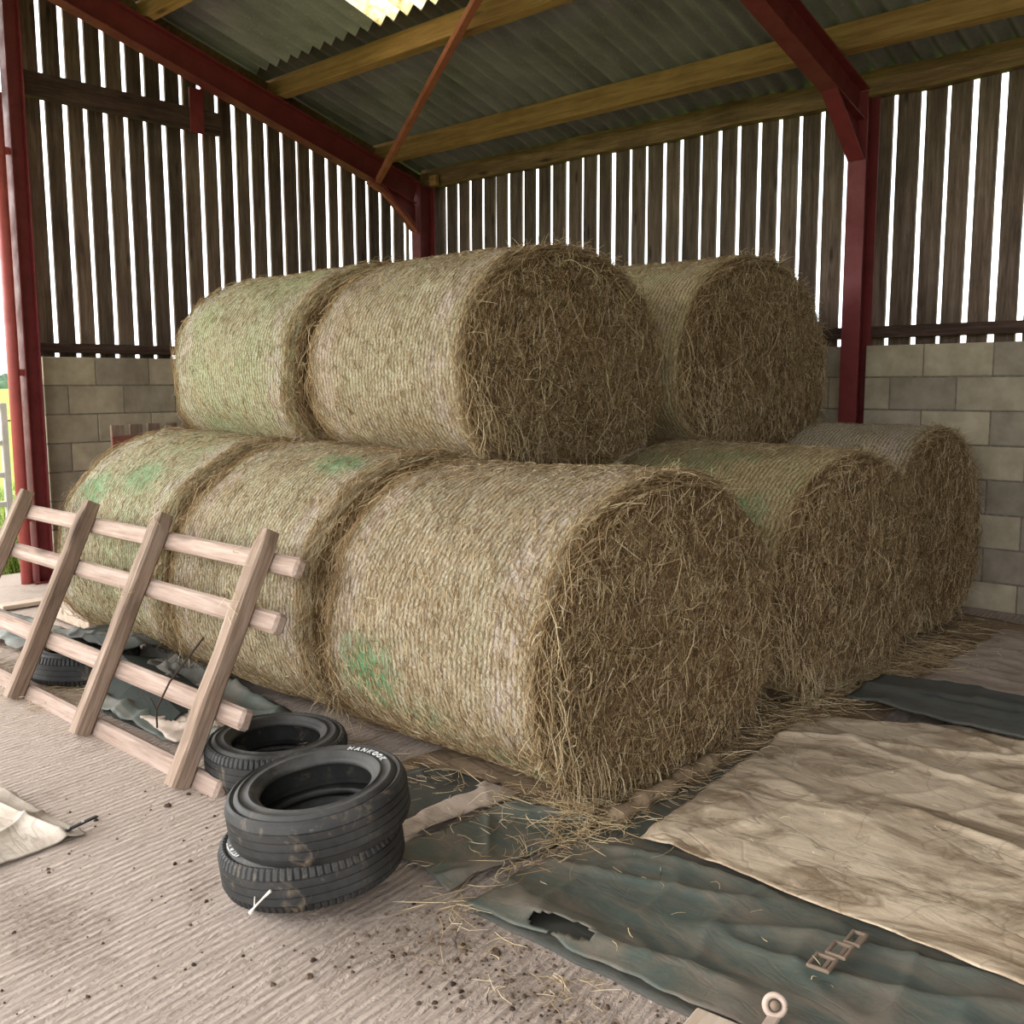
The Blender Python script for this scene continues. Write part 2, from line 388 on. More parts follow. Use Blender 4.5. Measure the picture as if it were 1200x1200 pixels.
def mat_net(name, patches, tint=0.0, pale=0.0, olive=0.0):
    """wrapped side of a bale: rows of knitted net over straw.  'st' = (axial m, girth m, 0)"""
    k = NT(name, 0.75, 0.25)
    st = k.attr('st', 'Vector'); s, t, _ = k.sep(st)
    o = k.obj()
    rnd = k.oid()
    w1 = k.noise(k.map(st, (2, 6, 1)), 4.0, 3, 0.6)
    sw = k.math('ADD', s, k.math('MULTIPLY', k.math('SUBTRACT', w1, 0.5), 0.03))
    row = k.math('DIVIDE', sw, 0.0235)
    rid = k.math('FLOOR', row); fr = k.math('FRACT', row)
    rr = k.white(rid)
    ridge = k.math('SINE', k.math('MULTIPLY', fr, PI))
    tt = k.math('ADD', k.math('DIVIDE', t, 0.034), k.math('MULTIPLY', rr, 7.0))
    tt = k.math('ADD', tt, k.math('MULTIPLY', k.noise(k.map(st, (30, 12, 1)), 2.2, 2), 2.6))
    tt = k.math('ADD', tt, k.math('MULTIPLY', fr, 1.1))             # slanted stitches
    sti = k.rng(k.math('SINE', k.math('MULTIPLY', tt, 2 * PI)), -1, 1, 0, 1)
    n1 = k.noise(k.map(st, (1, 0.6, 1)), 150, 5, 0.8, 1.4)
    n2 = k.noise(k.map(st, (0.7, 1.5, 1)), 85, 4, 0.75, 1.8)
    h = k.math('ADD', k.math('MULTIPLY', ridge, 0.26), k.math('MULTIPLY', k.math('MULTIPLY', ridge, sti), 0.17))
    h = k.math('ADD', h, k.math('MULTIPLY', n1, 0.92))
    h = k.math('ADD', h, k.math('MULTIPLY', n2, 0.36))
    c = k.ramp(k.math('MULTIPLY', h, 0.78), [(0.34, (0.045, 0.028, 0.013)), (0.46, (0.165, 0.115, 0.060)), (0.60, (0.36, 0.28, 0.17)), (0.78, (0.64, 0.555, 0.41))])
    big = k.noise(k.vmath('ADD', o, k.comb(k.math('MULTIPLY', rnd, 20), 0, 0)), 2.6, 4, 0.65)
    c = k.mix(k.rng(big, 0.42, 0.66, 0, 0.30), c, k.mix(1.0, c, (1.0, 0.78, 0.55), 'MULTIPLY'))
    c = k.mix(k.rng(big, 0.52, 0.34, 0, 0.25 + tint), c, k.mix(1.0, c, (0.86, 1.0, 0.76), 'MULTIPLY'))
    if tint: c = k.mix(tint, c, k.mix(1.0, c, (0.80, 1.04, 0.84), 'MULTIPLY'))
    # white threads of the net catch on the ridges
    thr = k.math('MULTIPLY', k.rng(sti, 0.6, 0.9), k.rng(n2, 0.48, 0.60))
    c = k.mix(k.math('MULTIPLY', thr, max(0.0, 0.5 + pale - olive * 0.5)), c, (0.80, 0.79, 0.70))
    # doubled net near both edges: mauve-white lines
    edge = k.attr('edge')
    eb = k.math('MULTIPLY', k.rng(edge, 0.06, 0.10, smooth=True), k.rng(edge, 0.24, 0.17, smooth=True))
    en = k.math('MULTIPLY', eb, k.rng(k.noise(k.map(st, (3, 1.3, 1)), 5, 3), 0.36, 0.6))
    en = k.math('MULTIPLY', en, k.rng(h, 0.55, 0.95))
    c = k.mix(k.math('MULTIPLY', en, 0.6 * (1 - olive)), c, (0.66, 0.52, 0.50))
    if olive: c = k.mix(olive, c, k.mix(1.0, c, (0.95, 0.86, 0.50), 'MULTIPLY'))
    # green print on the net, only in places
    if patches:
        acc = None
        for (ps, pt, rs, rt, am) in patches:
            d = k.math('ADD', k.math('POWER', k.math('DIVIDE', k.math('SUBTRACT', s, ps), rs), 2), k.math('POWER', k.math('DIVIDE', k.math('SUBTRACT', t, pt), rt), 2))
            d = k.math('ADD', k.math('SQRT', d), k.math('MULTIPLY', k.math('SUBTRACT', k.noise(st, 11, 4, 0.7), 0.5), 1.7))
            q = k.rng(d, 1.0, 0.35, 0, am)
            acc = q if acc is None else k.math('MAXIMUM', acc, q)
        acc = k.math('MULTIPLY', acc, k.rng(h, 0.45, 0.85, 0.15, 1))
        c = k.mix(acc, c, (0.13, 0.36, 0.16))
    nb = k.bump(h, 0.9, 0.013)
    return k.fin(c, 0.78, nb)

# ------------------------------------------------------------------ camera
F_PX, PITCH, YAW, ROLL = 1175.85, math.radians(7.2547), math.radians(43.398), math.radians(-0.2017)
cy, sy = math.cos(YAW), math.sin(YAW)
fw = Vector((-sy * math.cos(PITCH), cy * math.cos(PITCH), -math.sin(PITCH)))
rt = Vector((cy, sy, 0)); up = rt.cross(fw)
r2 = rt * math.cos(ROLL) + up * math.sin(ROLL); u2 = -rt * math.sin(ROLL) + up * math.cos(ROLL)
cam = bpy.data.cameras.new('camera'); camo = bpy.data.objects.new('camera', cam); link(camo)
cam.sensor_fit = 'HORIZONTAL'; cam.sensor_width = 36.0; cam.lens = 36.0 * F_PX / 1200.0
cam.clip_start = 0.05; cam.clip_end = 6000
Rm = Matrix((r2, u2, -fw)).transposed()
camo.matrix_world = Matrix.Translation((0, 0, 1.5)) @ Rm.to_4x4()
scene.camera = camo

# ------------------------------------------------------------------ building
SLOPE, EAVE_Z, EAVE_Y = 0.30, 3.65, 6.95
def roof(y): return EAVE_Z + SLOPE * (EAVE_Y - y)
XR, YF = 6.0, -2.2                     # right end and open front of the barn
XW, YW = -7.95, 6.90                   # inner faces of the block walls

# floor slab and land
mb = MB(); nx, ny = 60, 60
mb.box((-1.1, -1.5, -0.15), (14.6, 17.4, 0.30), bev=0.01)
tag(mb.build('floor', M['floor']), kind='structure')

k = NT('meadow', 0.9, 0.1); o_ = k.obj()
c_ = k.ramp(k.noise(o_, 0.06, 4, 0.6), [(0.35, (0.16, 0.27, 0.035)), (0.65, (0.30, 0.36, 0.06))])
c_ = k.mix(k.rng(k.noise(k.map(o_, (1, 1, 1)), 2.5, 4), 0.4, 0.7, 0, 0.5), c_, (0.12, 0.24, 0.03))
M['meadow'] = k.fin(c_, 0.9, k.bump(k.noise(o_, 8, 4), 0.6, 0.08))
mb = MB(); mb.add([(-3000, -3000, -0.12), (3000, -3000, -0.12), (3000, 3000, -0.12), (-3000, 3000, -0.12)], [(0, 1, 2, 3)])
tag(mb.build('ground', M['meadow']), kind='structure')

k = NT('hedge_leaf', 0.9, 0.1); M['hedge'] = k.fin(k.ramp(k.noise(k.obj(), 0.12, 3), [(0.3, (0.05, 0.09, 0.05)), (0.7, (0.10, 0.15, 0.09))]))
mb = MB(); rr_ = random.Random(3)
for i in range(90):
    x = -640 + rr_.uniform(-30, 30); y = 120 + i * 5.5
    h = rr_.uniform(4, 9); R_ = rr_.uniform(4, 8)
    V = []; Fc = []
    for a in range(5):
        ph = a / 4 * PI / 2
        for b in range(8):
            th = b / 8 * 2 * PI
            q = 1 + rr_.uniform(-.18, .18)
            V.append((x + R_ * q * math.cos(ph) * math.cos(th), y + R_ * q * math.cos(ph) * math.sin(th), h * math.sin(ph) * q - 0.2))
    for a in range(4):
        for b in range(8):
            Fc.append((a * 8 + b, a * 8 + (b + 1) % 8, (a + 1) * 8 + (b + 1) % 8, (a + 1) * 8 + b))
    mb.add(V, Fc)
tag(mb.build('distant_hedge', M['hedge'], smooth=True), 'low line of far trees on the horizon beyond the meadow', 'trees', kind='stuff')

# --- block walls
def block_wall(parent, axis, face, thick, segs, ztop, phase, sgn):
    """axis 0: runs along x at y=face ; axis 1: runs along y at x=face. sgn: direction from inner face to outside"""
    blk = MB(); mor = MB(); r = random.Random(5 + axis)
    def put(m, a, b, z0, z1, f0, f1, bev, tone):
        ca = (a + b) / 2; cf = (f0 + f1) / 2; sz = (b - a, abs(f1 - f0), z1 - z0)
        if axis == 0: m.box((ca, cf, (z0 + z1) / 2), (sz[0], sz[1], sz[2]), None, bev, tone)
        else: m.box((cf, ca, (z0 + z1) / 2), (sz[1], sz[0], sz[2]), None, bev, tone)
    for (s0, s1) in segs:
        put(mor, s0, s1, 0.0, ztop - 0.006, face + sgn * 0.007, face + sgn * (thick - 0.004), 0, 0.5)
        c = 0; z = ztop
        while z > 0.02:
            z0 = max(z - 0.225, 0.0)
            off = phase + (0.225 if c % 2 else 0.0)
            i0 = math.floor((s0 - off) / 0.45)
            x = off + i0 * 0.45
            while x < s1:
                a = max(x, s0) + (0.004 if x > s0 else 0); b = min(x + 0.45, s1) - 0.004
                if b - a > 0.03:
                    put(blk, a, b, z0 + 0.005, z - 0.005, face + sgn * r.uniform(0, 0.003), face + sgn * thick, 0.004, r.random())
                x += 0.45
            z -= 0.225; c += 1
    blk.build('blockwork', M['block'], parent); mor.build('mortar', M['mortar'], parent)

wb = empty('wall_back', (0, YW, 0), kind='structure'); wb.location = (0, 0, 0)
block_wall(wb, 0, YW, 0.19, [(XW, -7.81), (-7.65, -3.245), (-3.095, XR)], 1.765, -2.691, 1)
wl = empty('wall_left', kind='structure')
block_wall(wl, 1, XW, -0.19 * -1, [(3.18, YW + 0.19)], 1.728, 3.589, -1)

# --- vertical boards with daylight gaps
def boards(parent, axis, face, thick, gaps, lo, hi_fn, gapw, seed, solid=False):
    m = MB(); r = random.Random(seed)
    for a, b in zip(gaps[:-1], gaps[1:]):
        g0 = gapw(r) / 2; g1 = gapw(r) / 2
        a2, b2 = a + g0, b - g1
        top0, top1 = hi_fn(a2), hi_fn(b2)
        tw = r.uniform(-0.004, 0.004); tk = thick * r.uniform(0.85, 1.15); l0 = lo - r.uniform(0, 0.05)
        nz = 7
        V = []; sg = 1 if axis == 0 else -1
        for i in range(nz):
            f = i / (nz - 1)
            z0 = l0 + f * (top0 - l0); z1 = l0 + f * (top1 - l0)
            w = [r.uniform(-0.0018, 0.0018) for _ in range(2)]
            d = face + sg * (tw * (f - .5)); e = d + sg * tk
            for (u, dd, z) in ((a2 + w[0], d, z0), (b2 + w[1], d + tw, z1), (b2 + w[1], e + tw, z1), (a2 + w[0], e, z0)):
                V.append((u, dd, z) if axis == 0 else (dd, u, z))
        Fc = [(0, 1, 2, 3), ((nz - 1) * 4 + 3, (nz - 1) * 4 + 2, (nz - 1) * 4 + 1, (nz - 1) * 4)]
        for i in range(nz - 1):
            for q in range(4):
                Fc.append((i * 4 + q, i * 4 + (q + 1) % 4, i * 4 + 4 + (q + 1) % 4, i * 4 + 4 + q))
        m.add(V, Fc, r.random())
    m.build('cladding', M['board'], parent)

sc = 7.11 / 7.05
bg = [-7.95, -7.753, -7.563, -7.39, -7.214, -7.041, -6.865, -6.693, -6.511, -6.341, -6.161, -5.978, -5.804, -5.632, -5.454, -5.281, -5.113, -4.935, -4.767,
      -4.585, -4.41, -4.242, -4.069, -3.894, -3.724, -3.55, -3.368, -3.19, -3.019, -2.831, -2.659, -2.484, -2.315]
bg = [a * sc for a in bg]
while bg[-1] < XR - 0.1: bg.append(bg[-1] + 0.174)
boards(wb, 0, 7.105, 0.024, [-8.13] + bg[0:], 1.70, lambda u: 3.60, lambda r: max(0.026, r.gauss(0.042, 0.007)), 21)
lg = [3.353, 3.522, 3.685, 3.845, 4.011, 4.178, 4.343, 4.509, 4.678, 4.838, 4.996, 5.164, 5.327, 5.495, 5.66, 5.824, 5.995, 6.146, 6.315, 6.483, 6.642, 6.801]
lg = [a * 8.15 / 8.08 for a in lg]
lg = [3.195] + lg + [7.03, 7.10]
boards(wl, 1, -8.155, 0.024, lg, 1.68, lambda u: roof(u) - 0.06, lambda r: max(0.026, r.gauss(0.040, 0.007)), 22)
# boards over the side opening (header)
hg = [2.86 - 0.17 * i for i in range(int((2.86 - YF) / 0.17) + 1)][::-1]
boards(wl, 1, -8.155, 0.024, hg, 3.62, lambda u: roof(u) - 0.06, lambda r: 0.045, 23)
# horizontal rails the boards are nailed to
m = MB()
m.beam((-7.95, 7.045, 1.857), (XR, 7.045, 1.857), 0.085, 0.082, tone=0.35)
m.build('cladding_rail', M['rail'], wb)
m = MB()
m.beam((-8.085, 3.17, 1.795), (-8.085, 7.02, 1.795), 0.09, 0.075, tone=0.35)
m.build('cladding_rail', M['raily'], wl)
m = MB()
m.beam((-7.985, 3.125, 3.735), (-7.985, 4.80, 3.715), 0.075, 0.18, tone=0.55)
m.build('cladding_girt', M['raily'], wl)
m = MB()
m.beam((-8.085, YF, 3.72), (-8.085, 2.92, 3.72), 0.09, 0.18, tone=0.4)
m.build('opening_header', M['raily'], wl)
# far right end of the barn, boarded like the rest
wr = empty('wall_right', kind='structure')
m = MB(); r_ = random.Random(9)
y = YF
while y < 7.0:
    m.box((XR + 0.1, y + 0.085, roof(y) / 2 - 0.1), (0.024, 0.155, roof(y + 0.17) - 0.25), tone=r_.random()); y += 0.17
m.build('cladding', M['board'], wr)

wf = empty('added_front_header', kind='structure')  # unseen header boards, added behind the camera to cut light into the barn
m = MB(); x = -8.1
while x < XR:
    m.box((x + 0.085, YF - 0.05, (roof(YF) + 4.3) / 2 - 0.05), (0.16, 0.024, roof(YF) - 4.3), tone=r_.random()); x += 0.17
m.build('cladding', M['board'], wf)

# --- roof of corrugated fibre-cement
def corr(name, x0, x1, y0, y1, mat, off=0.0, pitch=0.155, amp=0.027, parent=None):
    n = int((x1 - x0) / pitch * 12) + 1
    xs = np.linspace(x0, x1, n); ys = np.linspace(y0, y1, 9)
    X, Y = np.meshgrid(xs, ys, indexing='ij')
    ph = (X / pitch) * 2 * PI
    Z = EAVE_Z + 0.045 + SLOPE * (EAVE_Y - Y) + amp * np.sin(ph) * (1 - 0.12 * np.cos(2 * ph)) + off
    V = np.stack([X, Y, Z], -1).reshape(-1, 3)
    V2 = V + np.array([0, 0.0, 0.008])
    F = np.array(grid_faces(n, 9), dtype=np.int64); N = len(V)
    F2 = F[:, ::-1] + N
    # edges
    E = []
    for i in range(n - 1):
        for j in (0, 8):
            a = i * 9 + j; b = (i + 1) * 9 + j
            E.append((a, b, b + N, a + N) if j == 8 else (b, a, a + N, b + N))
    for j in range(8):
        for i in (0, n - 1):
            a = i * 9 + j; b = a + 1
            E.append((a, b, b + N, a + N) if i == 0 else (b, a, a + N, b + N))
    return fast_mesh(name, np.vstack([V, V2]), np.vstack([F[:, ::-1], F2, np.array(E)]), mat, parent=parent, smooth=True)
ce = empty('ceiling', kind='structure')
SKX0, SKX1, SKY1, SKY0 = -6.28, -5.27, 5.16, 2.4
for (x0, x1, y0, y1) in ((-8.3, XR + 0.2, SKY1, 7.35), (-8.3, SKX0, YF, SKY1), (SKX1, XR + 0.2, YF, SKY1), (SKX0, SKX1, YF, SKY0)):
    corr('roof_sheet', x0, x1, y0, y1, M['sheet'], parent=ce)
sk = corr('window_1', SKX0 - 0.03, SKX1 + 0.03, SKY0 - 0.05, SKY1 + 0.03, M['grp'], off=0.010)
tag(sk, kind='structure')

# --- steel frame
def ibeam(m, a, b, up, h, w, tf=0.011, tw=0.008):
    a = Vector(a); b = Vector(b); x = (b - a).normalized(); up = Vector(up); up = (up - x * up.dot(x)).normalized()
    m.beam(a + up * (h - tf) / 2, b + up * (h - tf) / 2, w, tf, up, 0.002)
    m.beam(a - up * (h - tf) / 2, b - up * (h - tf) / 2, w, tf, up, 0.002)
    m.beam(a, b, tw, h - 2 * tf, up, 0.001)

def frame(x, lab_c, lab_r, y_end=YF, knee=True, grp=None):
    c = empty('steel_column', (x, 6.9, 0), label=lab_c, cat='column')
    m = MB(); ibeam(m, (0, 0, 0), (0, 0, 3.46), (0, 1, 0), 0.20, 0.133); m.build('shaft', M['red'], c)
    m = MB(); m.box((0, 0, 0.008), (0.24, 0.30, 0.016), bev=0.003); m.build('base_plate', M['red'], c)
    hz = 0.205
    r = empty('steel_rafter', (x, 6.9, roof(6.9)), label=lab_r, cat='beam')
    m = MB()
    d = hz + 0.115 * math.sqrt(1 + SLOPE ** 2)
    a = Vector((0, -0.108, -d + SLOPE * 0.108)); b = Vector((0, y_end - 6.9, -d - SLOPE * (y_end - 6.9)))
    ibeam(m, a, b, (0, 0, 1), 0.225, 0.133); m.build('web_and_flanges', M['red'], r)
    # haunch gusset
    m = MB(); g = 0.008
    P = []
    z1 = lambda yy: -d - SLOPE * yy - 0.113
    for sx in (-g, g):
        P += [(sx, -0.11, z1(-0.11)), (sx, -0.11, z1(-0.11) - 0.24), (sx, -0.52, z1(-0.52))]
    m.add(P, [(0, 1, 2), (3, 5, 4), (0, 3, 4, 1), (1, 4, 5, 2), (2, 5, 3, 0)])
    m.beam((0, -0.112, z1(-0.11) - 0.245), (0, -0.54, z1(-0.54)), 0.12, 0.010, (0, 1, 1), 0.002)
    m.build('haunch', M['red'], r)
    return c, r
frame(-7.73, 'dark red steel column in the far corner where the two boarded walls meet', 'dark red sloping steel rafter along the top of the left boarded wall')
frame(-3.17, 'dark red steel column standing against the back wall right of the bales', 'dark red sloping steel rafter rising from the back wall column over the bales')

# gable post beside the side opening, with the round gate post in front
g = empty('steel_post', (-7.88, 3.06, 0), label='dark red steel post at the open end of the left block wall', cat='post')
m = MB(); ibeam(m, (0, 0, 0), (0, 0, roof(3.06) - 0.49), (0, 1, 0), 0.12, 0.12); m.build('shaft', M['red'], g)
m = MB(); m.box((0, 0, 0.006), (0.2, 0.2, 0.012), bev=0.002); m.build('base_plate', M['red'], g)
g = empty('gate_post', (-7.88, 2.935, 0), label='lighter red round tube post beside the open doorway', cat='post')
m = MB(); m.tube([(0, 0, 0), (0, 0, 3.6)], 0.042, 20); m.build('tube', M['redlight'], g, smooth=True)
m = MB()
for z in (0.5, 1.6, 3.2):
    m = MB(); m.box((0, 0.045, z), (0.03, 0.06, 0.05), bev=0.003); m.build('hinge_lug', M['redlight'], g)

# short hanger plate, knee brace, diagonal wind brace
m = MB(); m.box((0, 0, 0), (0.012, 0.13, 0.36), bev=0.002)
h_ = m.build('hanger_plate', M['red']); h_.location = (-7.93, 4.56, 3.78)
tag(h_, 'short dark red steel plate tying the timber girt to the left rafter', 'bracket')
m = MB(); pts = [(-7.71, 6.20, 3.40), (-7.71, 6.35, 3.345), (-7.71, 6.52, 3.24), (-7.71, 6.68, 3.12), (-7.71, 6.79, 3.02)]
for a, b in zip(pts[:-1], pts[1:]): m.beam(a, b, 0.05, 0.045, (0, 0, 1), 0.006, ext=0.01)
tag(m.build('knee_brace', M['rust']), 'rusty curved knee brace between left rafter and corner column', 'brace')
m = MB(); m.beam((-7.70, 6.30, 3.42), (-4.82, 4.86, 4.055), 0.055, 0.055, (0, 0, 1), 0.004)
wbz = m.build('wind_brace', M['rust']); tag(wbz, 'thin rusty red diagonal brace under the roof near the corner', 'brace')

# timber purlins (sit on the rafters), eaves beam, verge timber
def purlin(y, lab, x0=-8.1, x1=XR):
    zt = roof(y) + 0.012; n = Vector((0, SLOPE, 1)).normalized()
    m = MB(); m.beam((x0, 0, 0), (x1, 0, 0), 0.075, 0.195, n, 0.005, tone=random.random())
    o = m.build('roof_purlin', M['purlin']); o.location = (0, y, zt - 0.10)
    tag(o, lab, 'beam', 'timber purlins under the roof'); return o
purlin(6.46, 'lowest timber purlin, just above the back wall eaves')
purlin(5.27, 'middle timber purlin running along the lower edge of the rooflight')
purlin(4.08, 'timber purlin at the top left corner, higher up the roof than the rooflight edge')
m = MB(); r_ = random.Random(2); x = -7.88
pts = []
while x < XR:
    m2 = min(x + 0.35, XR); 
    pts.append((x, r_.uniform(-.006, .006), r_.uniform(-.012, .012))); x += 0.3
V = []; 
for (x, dy, dz) in pts:
    w = [r_.uniform(-.008, .008) for _ in range(6)]
    for (yy, zz, q) in ((-0.045, -0.085, 0), (0.05, -0.085, 1), (0.05, 0.085, 2), (-0.045, 0.085, 3), (-0.062, 0.02, 4), (-0.06, -0.05, 5)):
        V.append((x, yy + dy + w[q], zz + dz + w[q] * 0.8))
Fc = []
for i in range(len(pts) - 1):
    for q in range(6): Fc.append((i * 6 + q, i * 6 + (q + 1) % 6, i * 6 + 6 + (q + 1) % 6, i * 6 + 6 + q))
Fc += [(5, 4, 3, 2, 1, 0), tuple((len(pts) - 1) * 6 + q for q in range(6))]
m.add(V, Fc, 0.5); e_ = m.build('eaves_beam', M['eaves']); e_.location = (0, 7.055, 3.555)
tag(e_, 'rough waney timber beam along the top of the back wall boards', 'beam')
m = MB(); m.beam((-7.93, 7.2, roof(7.2) - 0.115), (-7.93, YF, roof(YF) - 0.115), 0.06, 0.18, (0, 0, 1), 0.006, tone=0.3)
tag(m.build('verge_timber', M['eaves']), 'dark timber edging above the left rafter under the roof sheets', 'beam')
# small bracket at the corner under the eaves
m = MB(); m.box((0, 0, 0), (0.09, 0.06, 0.10), bev=0.006); b_ = m.build('timber_cleat', M['purlin']); b_.location = (-7.60, 6.93, 3.50)
tag(b_, 'small pale timber block under the eaves at the corner column', 'block')

# ------------------------------------------------------------------ strands
def strands(P0, D, Nn, L, curve, rad, droop=0.0, seg=3):
    """P0 start, D direction, Nn 'bend' direction ; returns verts, quads, count of verts per strand"""
    n = len(P0); u = np.linspace(0, 1, seg + 1)
    pts = P0[:, None, :] + D[:, None, :] * (u[None, :, None] * L[:, None, None]) + Nn[:, None, :] * (curve[:, None, None] * (4 * u * (1 - u))[None, :, None])
    if droop is not None:
        pts[:, :, 2] -= (droop * L)[:, None] * (u ** 2)[None, :] if hasattr(droop, '__len__') else droop * (L[:, None]) * (u ** 2)[None, :]
    T = np.gradient(pts, axis=1); T /= np.linalg.norm(T, axis=2, keepdims=True) + 1e-9
    ref = RNG.normal(size=(n, 1, 3)); A = np.cross(T, ref); A /= np.linalg.norm(A, axis=2, keepdims=True) + 1e-9
    B = np.cross(T, A)
    tp = np.array([0.8] + [1.0] * (seg - 1) + [0.45])[None, :, None]
    V = []
    for kx in range(3):
        an = 2 * PI * kx / 3
        V.append(pts + (A * math.cos(an) + B * math.sin(an)) * rad[:, None, None] * tp)
    V = np.stack(V, 2)                       # n, seg+1, 3, 3
    m_ = (seg + 1) * 3
    V = V.reshape(n * m_, 3)
    q = []
    for i in range(seg):
        for kx in range(3):
            a = i * 3 + kx; b = i * 3 + (kx + 1) % 3
            q.append((a, b, b + 3, a + 3))
    q = np.array(q)
    Q = (q[None] + (np.arange(n) * m_)[:, None, None]).reshape(-1, 4)
    return V, Q, m_

def strand_object(name, parts, mat, parent=None):
    Vs, Qs, Ts, off = [], [], [], 0
    for (V, Q, m_, tone) in parts:
        Vs.append(V); Qs.append(Q + off); Ts.append(np.repeat(tone, m_)); off += len(V)
    return fast_mesh(name, np.vstack(Vs), np.vstack(Qs), mat, {'tone': np.concatenate(Ts)}, parent, smooth=True)

def tones(n, lo=0.0, hi=1.0, p=1.3):
    return lo + (hi - lo) * RNG.random(n) ** p

# ------------------------------------------------------------------ bales
def spow(v, e): return np.sign(v) * np.abs(v) ** e
def make_bale(label, xr, length, yc, a, zc, ztop, zbot, net, seed, front=0, rim=(900, 900), fuzz=900, bulge=0.05, drop=0):
    root = empty('hay_bale', (xr - length / 2, yc, zbot), label=label, cat='hay bale', group='round hay bales in the stack')
    rg = np.random.default_rng(seed)
    ph = rg.random(12) * 6.28
    c = zc - zbot; bu = ztop - zc; bl = zc - zbot
    def sec(th, scale=1.0):
        ct, sn = np.cos(th), np.sin(th)
        e = np.where(sn > 0, 2 / 2.1, 2 / 2.55)
        y = a * spow(ct, e) * scale
        z = c + np.where(sn > 0, bu, bl) * spow(sn, e) * scale
        return y, z
    def lump(th, x):
        return 1 + 0.010 * np.sin(2 * th + ph[0] + 1.5 * x) + 0.008 * np.sin(3 * th + ph[1] - 3 * x) + 0.006 * np.sin(7 * th + ph[2] + 6 * x) + 0.005 * np.sin(11 * th + ph[3] - 9 * x)
    hl = length / 2
    def prof(x):
        """radius scale along the axis, rounded shoulders"""
        d = hl - np.abs(x); rs = np.where(x > 0, 0.060 if front else 0.10, 0.10)
        q = np.clip(1 - d / rs, 0, 1)
        return (1 - 0.085 * q ** 2.2) * (1 + 0.010 * np.cos(PI * x / length))
    # netted side
    xe = hl - 0.030
    nt, nx_ = 141, 61
    th = np.linspace(-PI / 2, 1.5 * PI, nt); xs = np.linspace(-xe, xe, nx_)
    TH, X = np.meshgrid(th, xs, indexing='ij')
    Y, Z = sec(TH, prof(X) * lump(TH, X) + 0.004)
    Z = np.maximum(Z, 0.0)
    y0, z0 = sec(th); gl = np.concatenate([[0], np.cumsum(np.hypot(np.diff(y0), np.diff(z0)))])
    ST = np.stack([X, np.repeat(gl[:, None], nx_, 1), np.zeros_like(X)], -1).reshape(-1, 3)
    ED = (xe - np.abs(X)).reshape(-1)
    F = np.array(grid_faces(nt, nx_))[:, ::-1]
    fast_mesh('net_wrap', np.stack([X, Y, Z], -1).reshape(-1, 3), F[:, ::-1], net, {'st': ST, 'edge': ED}, root, smooth=True)
    # hay ends: shoulders and bulging faces
    for sd in (1, -1):
        V = []
        nr = 46; nth = 180
        th2 = np.linspace(0, 2 * PI, nth, endpoint=False)
        rows = []
        for x in np.linspace(xe - 0.05, hl, 9):
            rows.append((x, prof(np.array(x * sd))))
        s_end = rows[-1][1]
        for q in np.linspace(0.985, 0.0, nr):
            rows.append((hl + bulge * (1 - q ** 2) * (1 if sd > 0 else 0.25), s_end * q))
        for i, (x, s) in enumerate(rows):
            yy, zz = sec(th2, s * lump(th2, x * sd))
            xx = np.full(nth, x)
            if i > 6:
                nn = np.array([mnoise.noise(Vector((yy[j] * 7, zz[j] * 7, seed))) * 0.022 + mnoise.noise(Vector((yy[j] * 22, zz[j] * 22, seed))) * 0.010 for j in range(nth)])
                xx = xx + nn * min(1, (i - 6) / 5)
            zz = np.maximum(zz, 0.003)
            V.append(np.stack([xx * sd, yy, zz], -1))
        R_ = len(rows)
        Fm = np.array([(i * nth + j, i * nth + (j + 1) % nth, (i + 1) * nth + (j + 1) % nth, (i + 1) * nth + j) for i in range(R_ - 1) for j in range(nth)])
        fast_mesh('hay_end', np.vstack(V), Fm if sd < 0 else Fm[:, ::-1], M['hay'], None, root, smooth=True)
    # loose strands
    parts = []
    def face_strands(n, tlo, thi):
        q = np.sqrt(rg.random(n)) * 0.97; an = rg.random(n) * 2 * PI
        s_end = prof(np.array(hl))
        y, z = sec(an, q * s_end); x = hl + bulge * (1 - q ** 2) + rg.random(n) ** 1.5 * 0.030
        # swirl: tangential near the rim, anything in the middle, falling under gravity
        ta = an + PI / 2 + rg.normal(size=n) * (0.8 + 1.3 * (1 - q))
        ta = np.where(rg.random(n) < 0.16, -PI / 2 + rg.normal(size=n) * 0.6, ta)
        D = np.stack([rg.normal(size=n) * 0.16, np.cos(ta), np.sin(ta)], -1); D /= np.linalg.norm(D, axis=1, keepdims=True)
        L = rg.gamma(2.0, 0.040, n).clip(0.025, 0.26)
        Nn = np.stack([rg.random(n) * 1.0, rg.normal(size=n), rg.normal(size=n)], -1); Nn /= np.linalg.norm(Nn, axis=1, keepdims=True)
        P0 = np.stack([x, y, z], -1) - D * (L * 0.5)[:, None]
        # keep on the face
        yc_ = (P0[:, 1] + D[:, 1] * L * 0.5) / a
        V_, Q_, m_ = strands(P0, D, Nn, L, rg.normal(size=n) * 0.16 * L, rg.uniform(0.0007, 0.0018, n), 0.03, seg=4)
        V_[:, 2] = np.maximum(V_[:, 2], 0.004)
        # strands beyond the outline are pulled back in
        yy, zz = V_[:, 1], V_[:, 2] - c
        rr = np.sqrt((yy / a) ** 2 + (np.where(zz > 0, zz / bu, zz / bl)) ** 2)
        f = np.where(rr > 1.0, 1.0 / np.maximum(rr, 1e-6), 1.0)
        V_[:, 1] *= f; V_[:, 2] = c + zz * f
        ex = hl + bulge * np.clip(1 - rr ** 2, 0, 1)
        V_[:, 0] = np.maximum(V_[:, 0], np.where(rr > 0.9, V_[:, 0], ex - 0.004))
        parts.append((V_, Q_, m_, tlo + (thi - tlo) * rg.random(n) ** 1.5))
